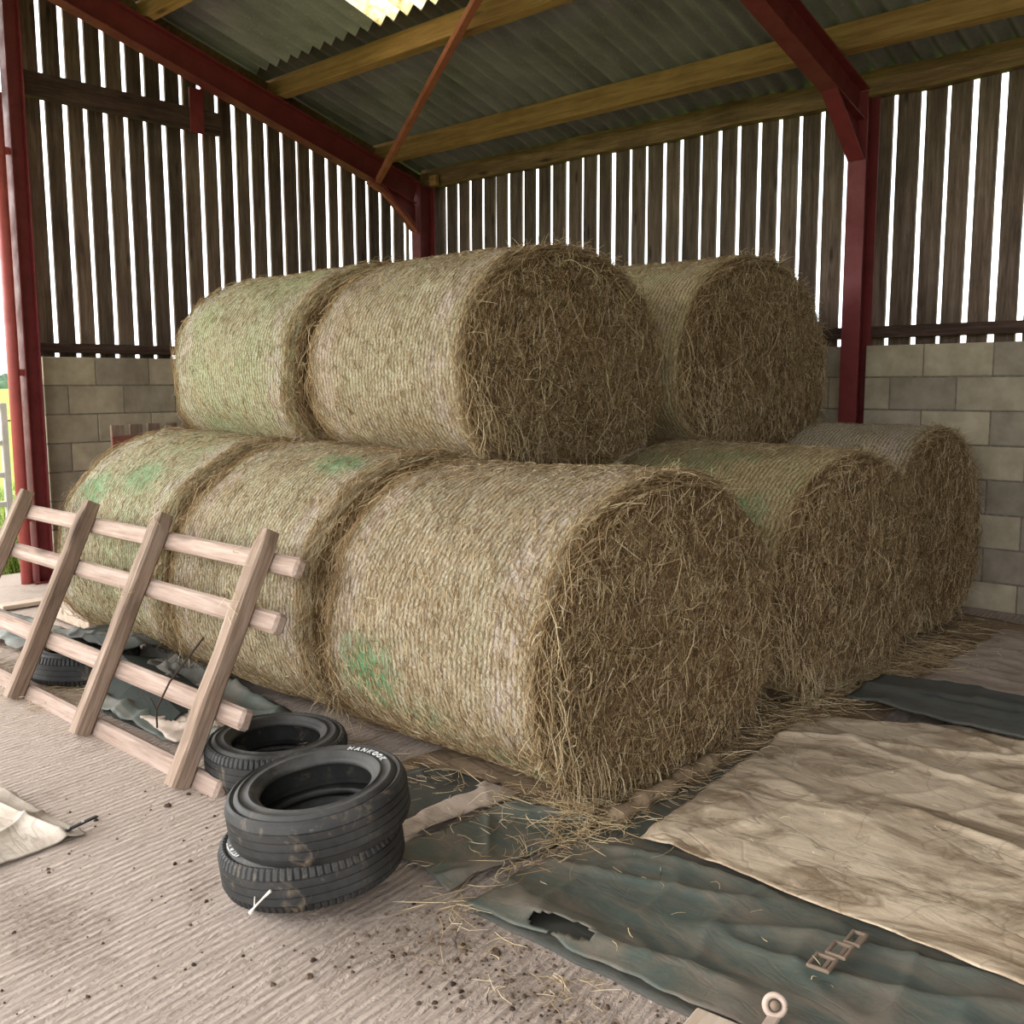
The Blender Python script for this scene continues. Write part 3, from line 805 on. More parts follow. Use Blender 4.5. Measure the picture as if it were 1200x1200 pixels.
    def rim_strands(n, sd):
        an = rg.random(n) * 2 * PI; x = hl - rg.random(n) ** 1.1 * (0.062 if (front and sd > 0) else 0.105) + 0.012
        s = prof(x.clip(-hl, hl) * sd) * lump(an, x * sd) + 0.010 + rg.random(n) * 0.012
        y, z = sec(an, s)
        dirn = np.where(rg.random(n) < 0.5, 1, -1)
        y2, z2 = sec(an + 0.02, s); T = np.stack([rg.normal(size=n) * 0.55, (y2 - y), (z2 - z)], -1)
        T[:, 1:] /= np.linalg.norm(T[:, 1:], axis=1, keepdims=True) + 1e-9
        T /= np.linalg.norm(T, axis=1, keepdims=True); T *= dirn[:, None]
        L = rg.gamma(2.0, 0.042, n).clip(0.03, 0.26)
        out = np.stack([np.zeros(n), np.cos(an), np.sin(an)], -1)
        P0 = np.stack([x, y, z], -1)
        V_, Q_, m_ = strands(P0 - T * (L * 0.5)[:, None], T, out, L, L ** 2 / 8 / 0.68 + rg.normal(size=n) * 0.10 * L, rg.uniform(0.0007, 0.0016, n), 0.02)
        V_[:, 0] *= sd; V_[:, 2] = np.maximum(V_[:, 2], 0.004)
        if sd < 0: Q_ = Q_[:, ::-1]
        parts.append((V_, Q_, m_, 0.08 + 0.80 * rg.random(n) ** 1.2))
    def spikes(n, sd):
        an = rg.random(n) * 2 * PI; x = hl - rg.random(n) * 0.06
        y, z = sec(an, prof(x * sd))
        out = np.stack([rg.normal(size=n) * 0.8 + 0.5, np.cos(an) + rg.normal(size=n) * .6, np.sin(an) + rg.normal(size=n) * .6], -1); out /= np.linalg.norm(out, axis=1, keepdims=True)
        L = rg.uniform(0.03, 0.13 if sd > 0 else 0.06, n)
        V_, Q_, m_ = strands(np.stack([x, y, z], -1), out, rg.normal(size=(n, 3)), L, rg.normal(size=n) * 0.01, rg.uniform(0.0006, 0.0013, n), 0.25)
        V_[:, 0] *= sd; V_[:, 2] = np.maximum(V_[:, 2], 0.004)
        parts.append((V_, Q_, m_, 0.4 + 0.6 * rg.random(n)))
    if front:
        face_strands(front, 0.0, 1.0)
    rim_strands(rim[0], 1); rim_strands(rim[1], -1)
    spikes(rim[0] // 7, 1); spikes(rim[1] // 9, -1)
    if drop:      # straw hanging off the lower edge towards the ground
        n = drop; an = -PI / 2 + rg.normal(size=n) * 0.55 - 0.45; x = hl - rg.random(n) * 0.05 + 0.02
        y, z = sec(an, prof(x.clip(-hl, hl)) + 0.01); z = z + rg.random(n) * 0.10
        D = np.stack([0.10 + rg.random(n) * 0.25, rg.normal(size=n) * 0.15, -np.ones(n)], -1); D /= np.linalg.norm(D, axis=1, keepdims=True)
        L = rg.uniform(0.06, 0.24, n)
        V_, Q_, m_ = strands(np.stack([x, y - 0.01, z + 0.08], -1), D, np.stack([np.ones(n), rg.normal(size=n) * .3, np.zeros(n)], -1), L, rg.random(n) * 0.05, rg.uniform(0.0008, 0.0017, n), 0.0)
        V_[:, 2] = np.maximum(V_[:, 2], 0.004 + rg.random(len(V_)) * 0.01)
        parts.append((V_, Q_, m_, 0.35 + 0.65 * rg.random(n)))
    # short bits poking through the net
    if fuzz:
        n = fuzz; an = rg.uniform(-0.35 * PI, 1.35 * PI, n); x = rg.uniform(-xe, xe, n)
        s = prof(x) * lump(an, x) + 0.006 + rg.random(n) * 0.004
        y, z = sec(an, s); y2, z2 = sec(an + 0.02, s)
        tg = np.stack([np.zeros(n), y2 - y, z2 - z], -1); tg /= np.linalg.norm(tg, axis=1, keepdims=True) + 1e-9
        w = rg.normal(size=n) * 0.55 + 0.35
        D = tg * np.cos(w)[:, None] + np.stack([np.sin(w), np.zeros(n), np.zeros(n)], -1)
        out = np.stack([np.zeros(n), np.cos(an), np.sin(an)], -1)
        L = rg.gamma(2.4, 0.0135, n).clip(0.012, 0.11)
        V_, Q_, m_ = strands(np.stack([x, y, z], -1) - D * (L * .5)[:, None], D, out, L, np.abs(rg.normal(size=n)) * 0.003 + L ** 2 / 5, rg.uniform(0.0006, 0.0014, n), 0.0)
        parts.append((V_, Q_, m_, 0.05 + 0.95 * rg.random(n) ** 1.2))
    o = strand_object('loose_hay', parts, M['straw'], root)
    tag(o, kind='stuff')
    return root

def T_at(deg, a=0.74, b=0.7):
    """girth coordinate (from the underside, anticlockwise seen from the right end) approx: theta in degrees -> metres"""
    return (deg + 90) / 360 * 2 * PI * 0.70
# girth angle: 180 = towards the camera side (-y), 90 = top
NET = {}
NET['a1'] = mat_net('net_front_right', [(-0.30, T_at(186), 0.22, 0.20, 0.95), (0.36, T_at(210), 0.22, 0.16, 0.9), (0.0, T_at(196), 0.2, 0.12, 0.4)], 0.0)
NET['a2'] = mat_net('net_front_middle', [(0.26, T_at(112), 0.26, 0.13, 0.8), (-0.5, T_at(120), 0.06, 0.1, 0.4)], 0.2, 0.12)
NET['a3'] = mat_net('net_front_left', [(-0.35, T_at(145), 0.22, 0.16, 0.75), (0.1, T_at(136), 0.24, 0.14, 0.6)], 0.5, 0.2)
NET['t1'] = mat_net('net_upper_middle', [], 0.05)
NET['t2'] = mat_net('net_upper_left', [(-0.15, T_at(205), 0.4, 0.25, 0.25), (0.4, T_at(222), 0.12, 0.15, 0.5)], 0.55, 0.2)
NET['t3'] = mat_net('net_upper_back', [(0.28, T_at(102), 0.14, 0.07, 0.8), (-0.1, T_at(120), 0.3, 0.1, 0.3)], 0.15, olive=0.35)
NET['b1'] = mat_net('net_second_row', [(-0.2, T_at(125), 0.4, 0.25, 0.35), (0.30, T_at(150), 0.18, 0.18, 1.0), (0.05, T_at(115), 0.3, 0.1, 0.3)], 0.10, olive=0.55)
NET['c1'] = mat_net('net_wall_row', [], 0.0, 0.3)

make_bale('front bottom hay bale, its big straw end facing right beside the stacked tyres', -2.09, 1.19, 3.085, 0.745, 0.50, 1.165, 0.012, NET['a1'], 1, 26000, (3600, 2400), 26000, 0.05, 220)
make_bale('middle hay bale of the bottom front row, behind the right half of the wooden rack', -3.33, 1.18, 3.07, 0.74, 0.52, 1.195, 0.012, NET['a2'], 2, 0, (3400, 2000), 18000, 0.02)
make_bale('greenish hay bale at the left end of the bottom row, behind the rack', -4.54, 1.30, 3.07, 0.74, 0.53, 1.215, 0.012, NET['a3'], 3, 0, (3400, 1600), 14000, 0.02)
make_bale('bottom hay bale at the right end of the second row, green patch on its side', -2.12, 1.19, 4.70, 0.78, 0.50, 1.17, 0.012, NET['b1'], 4, 18000, (2800, 300), 17000, 0.07, 300)
make_bale('bottom hay bale farthest right, half hidden against the block wall', -2.24, 1.19, 6.12, 0.665, 0.56, 1.225, 0.012, NET['c1'], 5, 11000, (2400, 200), 9000, 0.05, 150)
make_bale('large hay bale on top in the centre, its round straw end facing right', -3.17, 1.16, 3.79, 0.745, 1.56, 2.155, 1.075, NET['t1'], 6, 20000, (3200, 2000), 17000, 0.05, 120)
make_bale('pale green netted hay bale on top, farthest left on the upper layer', -4.44, 1.28, 3.79, 0.755, 1.56, 2.17, 1.07, NET['t2'], 7, 0, (3000, 1600), 11000, 0.02)
make_bale('top hay bale at the back, ragged peaked end just left of a red column', -3.09, 1.19, 5.45, 0.84, 1.56, 2.25, 1.09, NET['t3'], 8, 18000, (2800, 300), 15000, 0.08, 120)

# ------------------------------------------------------------------ wooden rack leaning on the bales
rack = empty('wooden_rack', (-4.5, 1.73, 0), label='pale timber rack of posts and rails leaning against the front bales', cat='rack')
tilt = math.atan2(0.44, 0.92)
rack.rotation_euler = (-tilt, 0, 0)           # local z = up the posts, local y = depth behind
rr_ = random.Random(4)
def rough_post(m, x, z0, z1, w, d, y0, tone):
    n = 13; V = []
    for i in range(n):
        f = i / (n - 1); z = z0 + f * (z1 - z0)
        sx = 1 - (0.35 if i == n - 1 else 0.0)
        jag = [rr_.uniform(-0.004, 0.004) for _ in range(8)]
        wl_ = w / 2 * sx; 
        wob = 0.002 * math.sin(i * 1.3 + x * 5)
        sec_ = [(-wl_ + .008, 0), (-wl_, .010), (-wl_, d - .01), (-wl_ + .01, d), (wl_ - .01, d), (wl_, d - .01), (wl_, .010), (wl_ - .008, 0)]
        for q, (px, py) in enumerate(sec_):
            bk = (rr_.uniform(-0.007, 0.002) if q in (0, 1) else jag[q] * 0.4)
            V.append((x + px + wob - (bk if q in (0, 1) else 0), y0 + py + (0.012 if i == n - 1 and q in (0, 7) else 0) + jag[q] * .4, z))
    F = []
    for i in range(n - 1):
        for q in range(8): F.append((i * 8 + q, i * 8 + (q + 1) % 8, i * 8 + 8 + (q + 1) % 8, i * 8 + 8 + q))
    F += [tuple(range(7, -1, -1)), tuple((n - 1) * 8 + q for q in range(8))]
    m.add(V, F, tone)
for x, z1 in ((-5.80, 1.03), (-4.98, 1.03), (-4.24, 1.035), (-3.395, 1.04)):
    m = MB(); rough_post(m, x + 4.5, 0.015, z1, 0.072, 0.078, -0.02, rr_.uniform(0.35, 0.7)); m.build('post', M['palletz'], rack)
for z, w in ((0.055, 0.088), (0.325, 0.082), (0.70, 0.082), (0.925, 0.078)):
    m = MB()
    m.box((0.0 - 0.09, 0.085, z), (2.77, 0.052, w), None, 0.012, rr_.uniform(0.4, 0.75))
    m.build('rail', M['palletx'], rack)

# ------------------------------------------------------------------ tyres
def text_mesh(body, size, extrude):
    cu = bpy.data.curves.new('txt', 'FONT'); cu.body = body; cu.size = size; cu.extrude = extrude; cu.align_x = 'CENTER'; cu.align_y = 'CENTER'
    cu.resolution_u = 3; cu.offset = size * 0.035
    to = bpy.data.objects.new('txt', cu); COL.objects.link(to)
    dg = bpy.context.evaluated_depsgraph_get(); dg.update()
    me = bpy.data.meshes.new_from_object(to.evaluated_get(dg))
    V = [tuple(v.co) for v in me.vertices]; F = [tuple(p.vertices) for p in me.polygons]
    bpy.data.objects.remove(to); bpy.data.curves.remove(cu); bpy.data.meshes.remove(me)
    return V, F

def tyre(name, loc, rot, label, R=0.275, W=0.15, rb=0.172, seed=0, letters=None, shoulder=True, grp='old car tyres'):
    root = empty(name, loc, None, label, 'tyre', grp)
    root.rotation_mode = 'QUATERNION'; root.rotation_quaternion = rot
    n = 320; hw = W / 2
    th = np.linspace(0, 2 * PI, n, endpoint=False)
    # outer tread, with four grooves; z is the axle
    prof = [(R - 0.030, hw - 0.012), (R - 0.018, hw - 0.006), (R - 0.009, hw - 0.012), (R - 0.003, hw - 0.026)]
    zz = hw - 0.030
    gro = [hw * 0.52, hw * 0.18, -hw * 0.18, -hw * 0.52]
    for gz in gro:
        prof += [(R, gz + 0.0026), (R - 0.0035, gz + 0.0016), (R - 0.0035, gz - 0.0016), (R, gz - 0.0026)]
    prof += [(R - 0.003, -hw + 0.026), (R - 0.009, -hw + 0.012), (R - 0.018, -hw + 0.006), (R - 0.030, -hw + 0.012)]
    # back inside (thickness)
    inner = [(R - 0.034, -hw + 0.020), (R - 0.018, -hw + 0.03), (R - 0.015, 0), (R - 0.018, hw - 0.03), (R - 0.034, hw - 0.020)]
    V = []
    allp = prof + inner
    for j, (r, z) in enumerate(allp):
        rr = np.full(n, r)
        if shoulder and j in (1, 2, 3, 4, 5, len(prof) - 2, len(prof) - 3, len(prof) - 4, len(prof) - 5):
            cut = (np.arange(n) % 4 == 0)
            rr = rr - np.where(cut, 0.005, 0.0)
        wob = 1 + 0.006 * np.sin(2 * th + seed) + 0.003 * np.sin(5 * th + seed * 2)
        V.append(np.stack([rr * np.cos(th) * wob, rr * np.sin(th) * wob, np.full(n, z)], -1))
    m_ = len(allp)
    Fq = np.array([(j * n + i, j * n + (i + 1) % n, ((j + 1) % m_) * n + (i + 1) % n, ((j + 1) % m_) * n + i) for j in range(m_) for i in range(n)])
    fast_mesh('tread', np.vstack(V), Fq[:, ::-1], M['tread'], None, root, smooth=False)
    # sidewalls: bulge, rings, bead
    for sd in (1, -1):
        n2 = 128; t2 = np.linspace(0, 2 * PI, n2, endpoint=False)
        dR = R - rb
        pr = [(R - 0.0295, hw - 0.0125), (R - 0.031, hw - 0.007), (R - 0.036, hw - 0.006), (R - 0.037, hw - 0.003), (R - 0.042, hw - 0.001), (R - 0.046, hw + 0.002), (R - 0.047, hw - 0.001), (R - 0.074, hw - 0.001), (R - 0.075, hw + 0.002), (R - 0.078, hw + 0.001),
              (rb + 0.017, hw - 0.007), (rb + 0.014, hw - 0.011), (rb + 0.007, hw - 0.014), (rb + 0.001, hw - 0.020), (rb, hw - 0.027), (rb + 0.003, hw - 0.034), (rb + 0.010, hw - 0.036), (rb + 0.02, hw - 0.025), (R - 0.05, hw - 0.016), (R - 0.033, hw - 0.018)]
        V = []
        for (r, z) in pr:
            wob = 1 + 0.006 * np.sin(2 * t2 + seed) + 0.003 * np.sin(5 * t2 + seed * 2)
            V.append(np.stack([r * np.cos(t2) * wob, r * np.sin(t2) * wob, np.full(n2, z * sd)], -1))
        m_ = len(pr)
        Fq = np.array([(j * n2 + i, j * n2 + (i + 1) % n2, ((j + 1) % m_) * n2 + (i + 1) % n2, ((j + 1) % m_) * n2 + i) for j in range(m_) for i in range(n2)])
        sw = fast_mesh('sidewall', np.vstack(V), Fq if sd < 0 else Fq[:, ::-1], M['side'], None, root, smooth=True)
        if sd > 0 and letters:
            for (body, ang, size, rr0, spacing, bar, flip) in letters:
                m = MB()
                for i, ch in enumerate(body):
                    TV, TF = text_mesh(ch, size, 0.0012)
                    # angle decreases clockwise (seen from above) so words read clockwise, tops outwards
                    an = ang + ((len(body) - 1) / 2 - i) * spacing * (1 if not flip else -1)
                    e_r = Vector((math.cos(an), math.sin(an), 0)); e_t = Vector((math.sin(an), -math.cos(an), 0))
                    if flip: e_r, e_t, = -e_r, -e_t
                    base = Vector((math.cos(an), math.sin(an), 0)) * rr0
                    m.add([base + e_t * p[0] + e_r * p[1] + Vector((0, 0, hw + 0.0008 + p[2])) for p in TV], TF)
                if bar:   # ruled outline round the raised letters
                    a0 = ang + len(body) / 2 * spacing + 0.06; a1 = ang - len(body) / 2 * spacing - 0.02
                    rr1 = rr0 + size * 0.62
                    P = []
                    ks = [a0 + (a1 - a0) * q / 16 for q in range(17)]
                    for q in ks:
                        P += [(math.cos(q) * rr1, math.sin(q) * rr1, hw + 0.002), (math.cos(q) * (rr1 - .004), math.sin(q) * (rr1 - .004), hw + 0.002)]
                    m.add(P, [(2 * q, 2 * q + 1, 2 * q + 3, 2 * q + 2) for q in range(16)])
                    P = []
                    for q in (a0, a0 - 0.035):
                        P += [(math.cos(q) * rr1, math.sin(q) * rr1, hw + 0.002), (math.cos(q) * (rr1 - size * 1.2), math.sin(q) * (rr1 - size * 1.2), hw + 0.002)]
                    m.add(P, [(0, 1, 3, 2)])
                m.build('lettering', M['letter'], sw, recalc=False)
    return root

from mathutils import Quaternion
def tilt_q(nrm, spin):
    q = Vector((0, 0, 1)).rotation_difference(Vector(nrm).normalized())
    return q @ Quaternion((0, 0, 1), spin)
vr = Vector((0.575, 0.818, 0))                      # to the right as seen from the camera, at the tyres
vb = Vector((-0.818, 0.575, 0))                     # away from the camera
n_low = Vector((0, 0, 1)) - vr * 0.115 + vb * 0.01
n_up = Vector((0, 0, 1)) - vr * 0.125 - vb * 0.03
TC = Vector((-2.425, 1.70, 0))
ang_r = math.atan2(vr.y, vr.x)
tyre('tyre', TC + vr * -0.016 + Vector((0, 0, 0.106)), tilt_q(n_low, 0), 'mud-streaked black tyre at the bottom of the two-tyre stack, ridged shoulder and white letters',
     0.276, 0.145, 0.170, 1, [('NPI', ang_r + PI + 0.30, 0.030, 0.226, 0.125, True, False)])
tyre('tyre', TC + vr * 0.006 + Vector((0, 0, 0.248)), tilt_q(n_up, 0), 'black tyre lying on top of the two-tyre stack, white maker lettering on its upper wall',
     0.274, 0.15, 0.168, 2, [('HANKOOK', ang_r + 0.62, 0.026, 0.215, 0.125, False, False)], shoulder=False)
tyre('tyre', (-3.25, 2.10, 0.082), tilt_q((0.01, -0.02, 1), 1.0), 'single black tyre lying flat between the two-tyre stack and the front bale', 0.272, 0.155, 0.168, 3)
tyre('tyre', (-5.12, 2.17, 0.082), tilt_q((0.0, 0.02, 1), 2.0), 'black tyre lying behind the wooden rack, partly draped with a dark sheet', 0.27, 0.155, 0.168, 4)

# ------------------------------------------------------------------ sheets on the floor
def fbm(x, y, s, seed, oct=3):
    v = 0; a = 1; t = 0
    for i in range(oct):
        v += a * mnoise.noise(Vector((x * s, y * s, seed + i * 7.3))); t += a; a *= 0.5; s *= 2.1
    return v / t

def sheet(name, quad, mat, z0, amp=0.012, fold=0.0, fdir=0.6, seed=0, res=70, jag=0.015, thick=0.004, parent=None, lift=None, hole=None, edgecurl=0.0, fscale=2.5, fmask=None):
    """quad: four ground corners a,b,c,d ; u from a->d, v from a->b"""
    a, b, c, d = [Vector((p[0], p[1], 0)) for p in quad]
    lu = max((d - a).length, (c - b).length); lv = max((b - a).length, (c - d).length)
    nu = max(12, int(res * lu / max(lu, lv))); nv = max(12, int(res * lv / max(lu, lv)))
    ca, sa = math.cos(fdir), math.sin(fdir)
    V = []; U = []
    for i in range(nu):
        for j in range(nv):
            u = i / (nu - 1); v = j / (nv - 1)
            e = min(u, 1 - u, v, 1 - v)
            p = (a * (1 - u) + d * u) * (1 - v) + (b * (1 - u) + c * u) * v
            ed = max(0, 1 - e * 12)
            p.x += ed * jag * fbm(p.x, p.y, 6, seed + 3) * 2; p.y += ed * jag * fbm(p.x, p.y, 6, seed + 9) * 2
            s1 = p.x * ca + p.y * sa; s2 = -p.x * sa + p.y * ca
            r1 = 1 - abs(mnoise.noise(Vector((s1 * fscale * 0.45, s2 * fscale * 1.9, seed * 1.7)))) * 2.2
            r2_ = 1 - abs(mnoise.noise(Vector((s1 * fscale * 2.2 + 4, s2 * fscale * 1.0, seed * 2.7)))) * 2.4
            z = z0 + amp * (0.5 + fbm(p.x, p.y, 3.0, seed, 3)) + fold * max(0, r1) ** 3 + 0.45 * fold * max(0, r2_) ** 4
            if fmask: z = z0 + (z - z0) * fmask(p)
            z = max(z, z0 - 0.001)
            if ed > 0 and fold > 0: z = z0 + (z - z0) * (1 - 0.5 * ed)
            if lift: z += lift(u, v, p)
            V.append(Vector((p.x, p.y, z))); U.append((u, v, p.copy()))
    F = grid_faces(nu, nv)
    if hole:
        F = [f for f in F if not all(hole(*U[i]) for i in f)]
    me = bpy.data.meshes.new(name); me.from_pydata(V, [], F)
    me.polygons.foreach_set('use_smooth', [True] * len(me.polygons))
    bm = bmesh.new(); bm.from_mesh(me); bmesh.ops.recalc_face_normals(bm, faces=bm.faces)
    for v in [v for v in bm.verts if not v.link_faces]: bm.verts.remove(v)
    if sum(f.normal.z for f in bm.faces) < 0: bmesh.ops.reverse_faces(bm, faces=bm.faces)
    bm.to_mesh(me); bm.free()
    me.materials.append(mat)
    o = bpy.data.objects.new(name, me); link(o, parent)
    so = o.modifiers.new('solid', 'SOLIDIFY'); so.thickness = thick; so.offset = -1
    return o

# brown canvas under the right-hand ends of the bales
gcv = tag(sheet('ground_canvas', [(-2.95, 2.36), (-2.9, 6.75), (-1.75, 6.6), (-1.80, 2.52)], M['brown'], 0.004, 0.008, 0.0, 0.2, 1, 90, 0.03,
    lift=None), 'straw-littered brown canvas spread under the right-hand ends of the bales', 'canvas sheet')
m = MB(); pts = []; rad = []
for i in range(26):
    f = i / 25
    pts.append((-1.985 - 0.045 * f + 0.006 * math.sin(f * 17), 2.58 + 0.76 * f, 0.036 + 0.004 * math.sin(f * 23)))
    rad.append((0.030 + 0.005 * math.sin(f * 31) + 0.003 * math.sin(f * 57)) * (0.6 if i in (0, 25) else 1))
m.tube(pts, rad, 14); m.build('rolled_edge', M['brown'], gcv, smooth=True)
# big green tarpaulin in the foreground
gt = empty('green_tarpaulin', (0, 0, 0), label='dark green tarpaulin in the right foreground with a torn hole and metal eyelets', cat='tarpaulin')
def hole_f(u, v, p):
    dx = (p.x + 1.665); dy = (p.y - 1.945) - 0.18 * (p.x + 1.665)
    return (dx / 0.115) ** 2 + (dy / 0.040) ** 2 + 0.7 * fbm(p.x, p.y, 22, 5) < 1.0
sheet('top_layer', [(-1.97, 1.885), (-1.985, 3.85), (0.5, 3.95), (0.4, 1.99)], M['green'], 0.016, 0.014, 0.020, 0.25, 6, 200, jag=0.02, fmask=lambda p: max(0.12, min(1, (2.62 - p.y) * 8)), thick=0.004, parent=gt, hole=hole_f,
      lift=lambda u, v, p: 0.006 * fbm(p.x, p.y, 9, 3) + 0.012 * math.exp(-((v - 0.03) / 0.05) ** 2) * max(0, math.sin(u * 7 + 0.4)) + 0.012 * math.exp(-(((p.x + 1.665) / 0.16) ** 2 + ((p.y - 1.99) / 0.06) ** 2)))
sheet('under_layer', [(-1.94, 1.878), (-2.0, 2.6), (0.4, 2.7), (0.42, 1.955)], M['dkgreen'], 0.004, 0.004, 0.006, 0.2, 8, 80, 0.012, 0.003, gt)
def buckle(x, y, z, rz, sx, sy):
    m = MB(); t = 0.009
    R3 = Matrix.Rotation(rz, 3, 'Z')
    for (cx, cy_, wx, wy) in ((0, sy / 2, sx, t), (0, -sy / 2, sx, t), (sx / 2, 0, t, sy + t), (-sx / 2, 0, t, sy + t)):
        p = R3 @ Vector((cx, cy_, 0)); m.box((x + p.x, y + p.y, z), (wx, wy, 0.010), R3, 0.002)
    p = R3 @ Vector((sx * 0.2, 0, 0))
    m.box((x + p.x, y + p.y, z - 0.003), (0.012, sy * 0.75, 0.006), R3, 0.002)
    m.build('metal_eyelet', M['iron'], gt)
buckle(-1.045, 2.415, 0.052, 0.1, 0.035, 0.062)
buckle(-1.052, 2.335, 0.052, 0.1, 0.045, 0.062)
buckle(-1.060, 2.255, 0.050, 0.1, 0.05, 0.062)
# beige canvas over it
tag(sheet('beige_canvas', [(-1.836, 2.535), (-2.005, 3.99), (0.45, 5.3), (0.45, 2.48)], M['beige'], 0.046, 0.014, 0.016, 2.75, 12, 190, 0.012, 0.004,
    lift=lambda u, v, p: -0.012 * max(0, 1 - u * 18) + 0.02 * math.exp(-((v - 0.80) / 0.012) ** 2) * 0.5),
    'large stained beige canvas sheet lying over the green tarpaulin in the right foreground', 'canvas sheet')
tag(sheet('folded_tarpaulin', [(-1.93, 4.245), (-1.90, 4.73), (0.6, 4.92), (0.6, 4.14)], M['dkgreen'], 0.088, 0.012, 0.022, 0.1, 15, 110, 0.02, 0.012,
    lift=lambda u, v, p: 0.018 * max(0, math.sin(v * PI)) + 0.012 * math.exp(-((v - 0.33) / 0.05) ** 2)),
    'dark grey-green folded tarpaulin strip lying between two pale canvas sheets at the right', 'tarpaulin')
tag(sheet('pink_canvas', [(-1.86, 4.66), (-1.90, 6.30), (0.6, 6.55), (0.6, 4.75)], M['pink'], 0.030, 0.012, 0.014, 2.9, 17, 110, 0.03, 0.004),
    'pinkish brown canvas sheet at the far right in front of the block wall', 'canvas sheet')
# pieces between tyres and front bale
tag(sheet('small_tarpaulin', [(-2.40, 1.97), (-2.335, 2.53), (-2.00, 2.66), (-2.06, 1.90)], M['green'], 0.014, 0.012, 0.030, 0.9, 19, 90, 0.015, 0.004, fscale=2.0),
    'crumpled green tarpaulin piece right of the two-tyre stack, in front of the bale', 'tarpaulin')
tag(sheet('pale_canvas_strip', [(-2.50, 2.04), (-2.54, 2.54), (-2.37, 2.55), (-2.405, 2.03)], M['pink'], 0.028, 0.006, 0.010, 0.9, 21, 50, 0.012, 0.004, fscale=2.5),
    'narrow pale canvas strip showing between two green sheets behind the tyre stack', 'canvas sheet')
tag(sheet('dark_tarpaulin', [(-2.85, 2.05), (-2.85, 2.50), (-2.50, 2.58), (-2.42, 2.10)], M['dkgreen'], 0.014, 0.010, 0.02, 0.9, 23, 50, 0.012, 0.004, fscale=2.0),
    'dark green sheet tucked under the front bale just behind the tyre stack', 'tarpaulin')
# behind the rack
tag(sheet('grey_green_tarpaulin', [(-4.62, 1.93), (-4.9, 2.62), (-3.5, 2.50), (-3.47, 1.98)], M['green'], 0.010, 0.016, 0.055, 0.15, 27, 90, 0.03, 0.004, fscale=2.0),
    'folded grey-green sheet on the floor behind the right half of the rack', 'tarpaulin')
tag(sheet('beige_scrap', [(-4.30, 2.02), (-4.25, 2.22), (-3.62, 2.16), (-3.75, 1.93)], M['pink'], 0.045, 0.010, 0.03, 0.2, 29, 50, 0.02, 0.004, fscale=3.0),
    'beige canvas scrap lying across the grey-green sheet behind the rack', 'canvas sheet')
tag(sheet('crumpled_canvas', [(-5.0, 2.28), (-5.05, 2.56), (-4.30, 2.55), (-4.33, 2.24)], M['grey'], 0.03, 0.03, 0.075, 0.7, 31, 60, 0.02, 0.004, fscale=3.5),
    'crumpled grey canvas bundled at the foot of the bales behind the rack', 'canvas sheet')
# folded flap standing up a little, shade painted in as near-black colour
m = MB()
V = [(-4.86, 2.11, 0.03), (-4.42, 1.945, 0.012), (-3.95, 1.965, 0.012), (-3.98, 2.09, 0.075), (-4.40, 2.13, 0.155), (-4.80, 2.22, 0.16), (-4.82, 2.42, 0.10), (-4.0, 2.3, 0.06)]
m.add(V, [(0, 1, 4, 5), (1, 2, 3, 4), (5, 4, 7, 6), (4, 3, 7)]); fl = m.build('painted_shade_flap', M['flap_shade'])
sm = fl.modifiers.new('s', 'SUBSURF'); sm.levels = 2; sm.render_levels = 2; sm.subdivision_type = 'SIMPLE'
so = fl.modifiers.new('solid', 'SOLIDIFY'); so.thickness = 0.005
tag(fl, 'dark green stiff tarpaulin flap with painted-in shade sticking up behind the second rail of the rack', 'tarpaulin')
# sheet draped over the hidden tyre
tag(sheet('draped_sheet', [(-5.42, 2.16), (-5.38, 2.47), (-4.80, 2.47), (-4.84, 2.22)], M['dkgreen'], 0.170, 0.012, 0.03, 0.5, 33, 60, 0.03, 0.004, fscale=3.0),
    'dark sheet draped over the tyre behind the rack', 'tarpaulin')
tag(sheet('blue_grey_sheet', [(-7.1, 2.02), (-7.0, 2.42), (-5.75, 2.50), (-5.82, 2.10)], M['green'], 0.012, 0.03, 0.05, 0.3, 35, 70, 0.03, 0.004, fscale=2.0),
    'blue-grey crumpled sheet on the floor at the left edge behind the rack', 'tarpaulin')
m = MB(); m.beam((-7.05, 2.44, 0.022), (-7.05, 3.0, 0.022), 0.11, 0.03, tone=0.6)
tag(m.build('loose_plank', M['plank']), 'pale plank lying on the floor by the doorway behind the rack', 'plank')
m = MB(); m.beam((-6.6, 2.62, 0.06), (-5.98, 2.62, 0.05), 0.10, 0.08, tone=0.5)
tag(m.build('timber_block', M['plank']), 'short pale timber block on the floor against the left-hand bale', 'plank')
# cream canvas at the left edge with its black strap
cc = empty('cream_canvas', (0, 0, 0), label='cream canvas corner with a black strap on the concrete at the left edge', cat='canvas sheet')
sheet('canvas', [(-3.20, 0.86), (-3.262, 1.345), (-3.56, 1.315), (-4.3, 1.22), ], M['cream'], 0.006, 0.010, 0.032, 0.3, 41, 130, 0.012, 0.004, cc, fscale=2.4)
m = MB(); m.beam((-3.268, 1.275, 0.028), (-3.306, 1.412, 0.03), 0.020, 0.006, tone=0.4); m.build('strap', M['black'], cc)
for q in ((-3.275, 1.30), (-3.29, 1.355)):
    m = MB(); m.tube([(q[0], q[1], 0.03), (q[0], q[1], 0.037)], 0.005, 10); m.build('stud', M['galv'], cc)

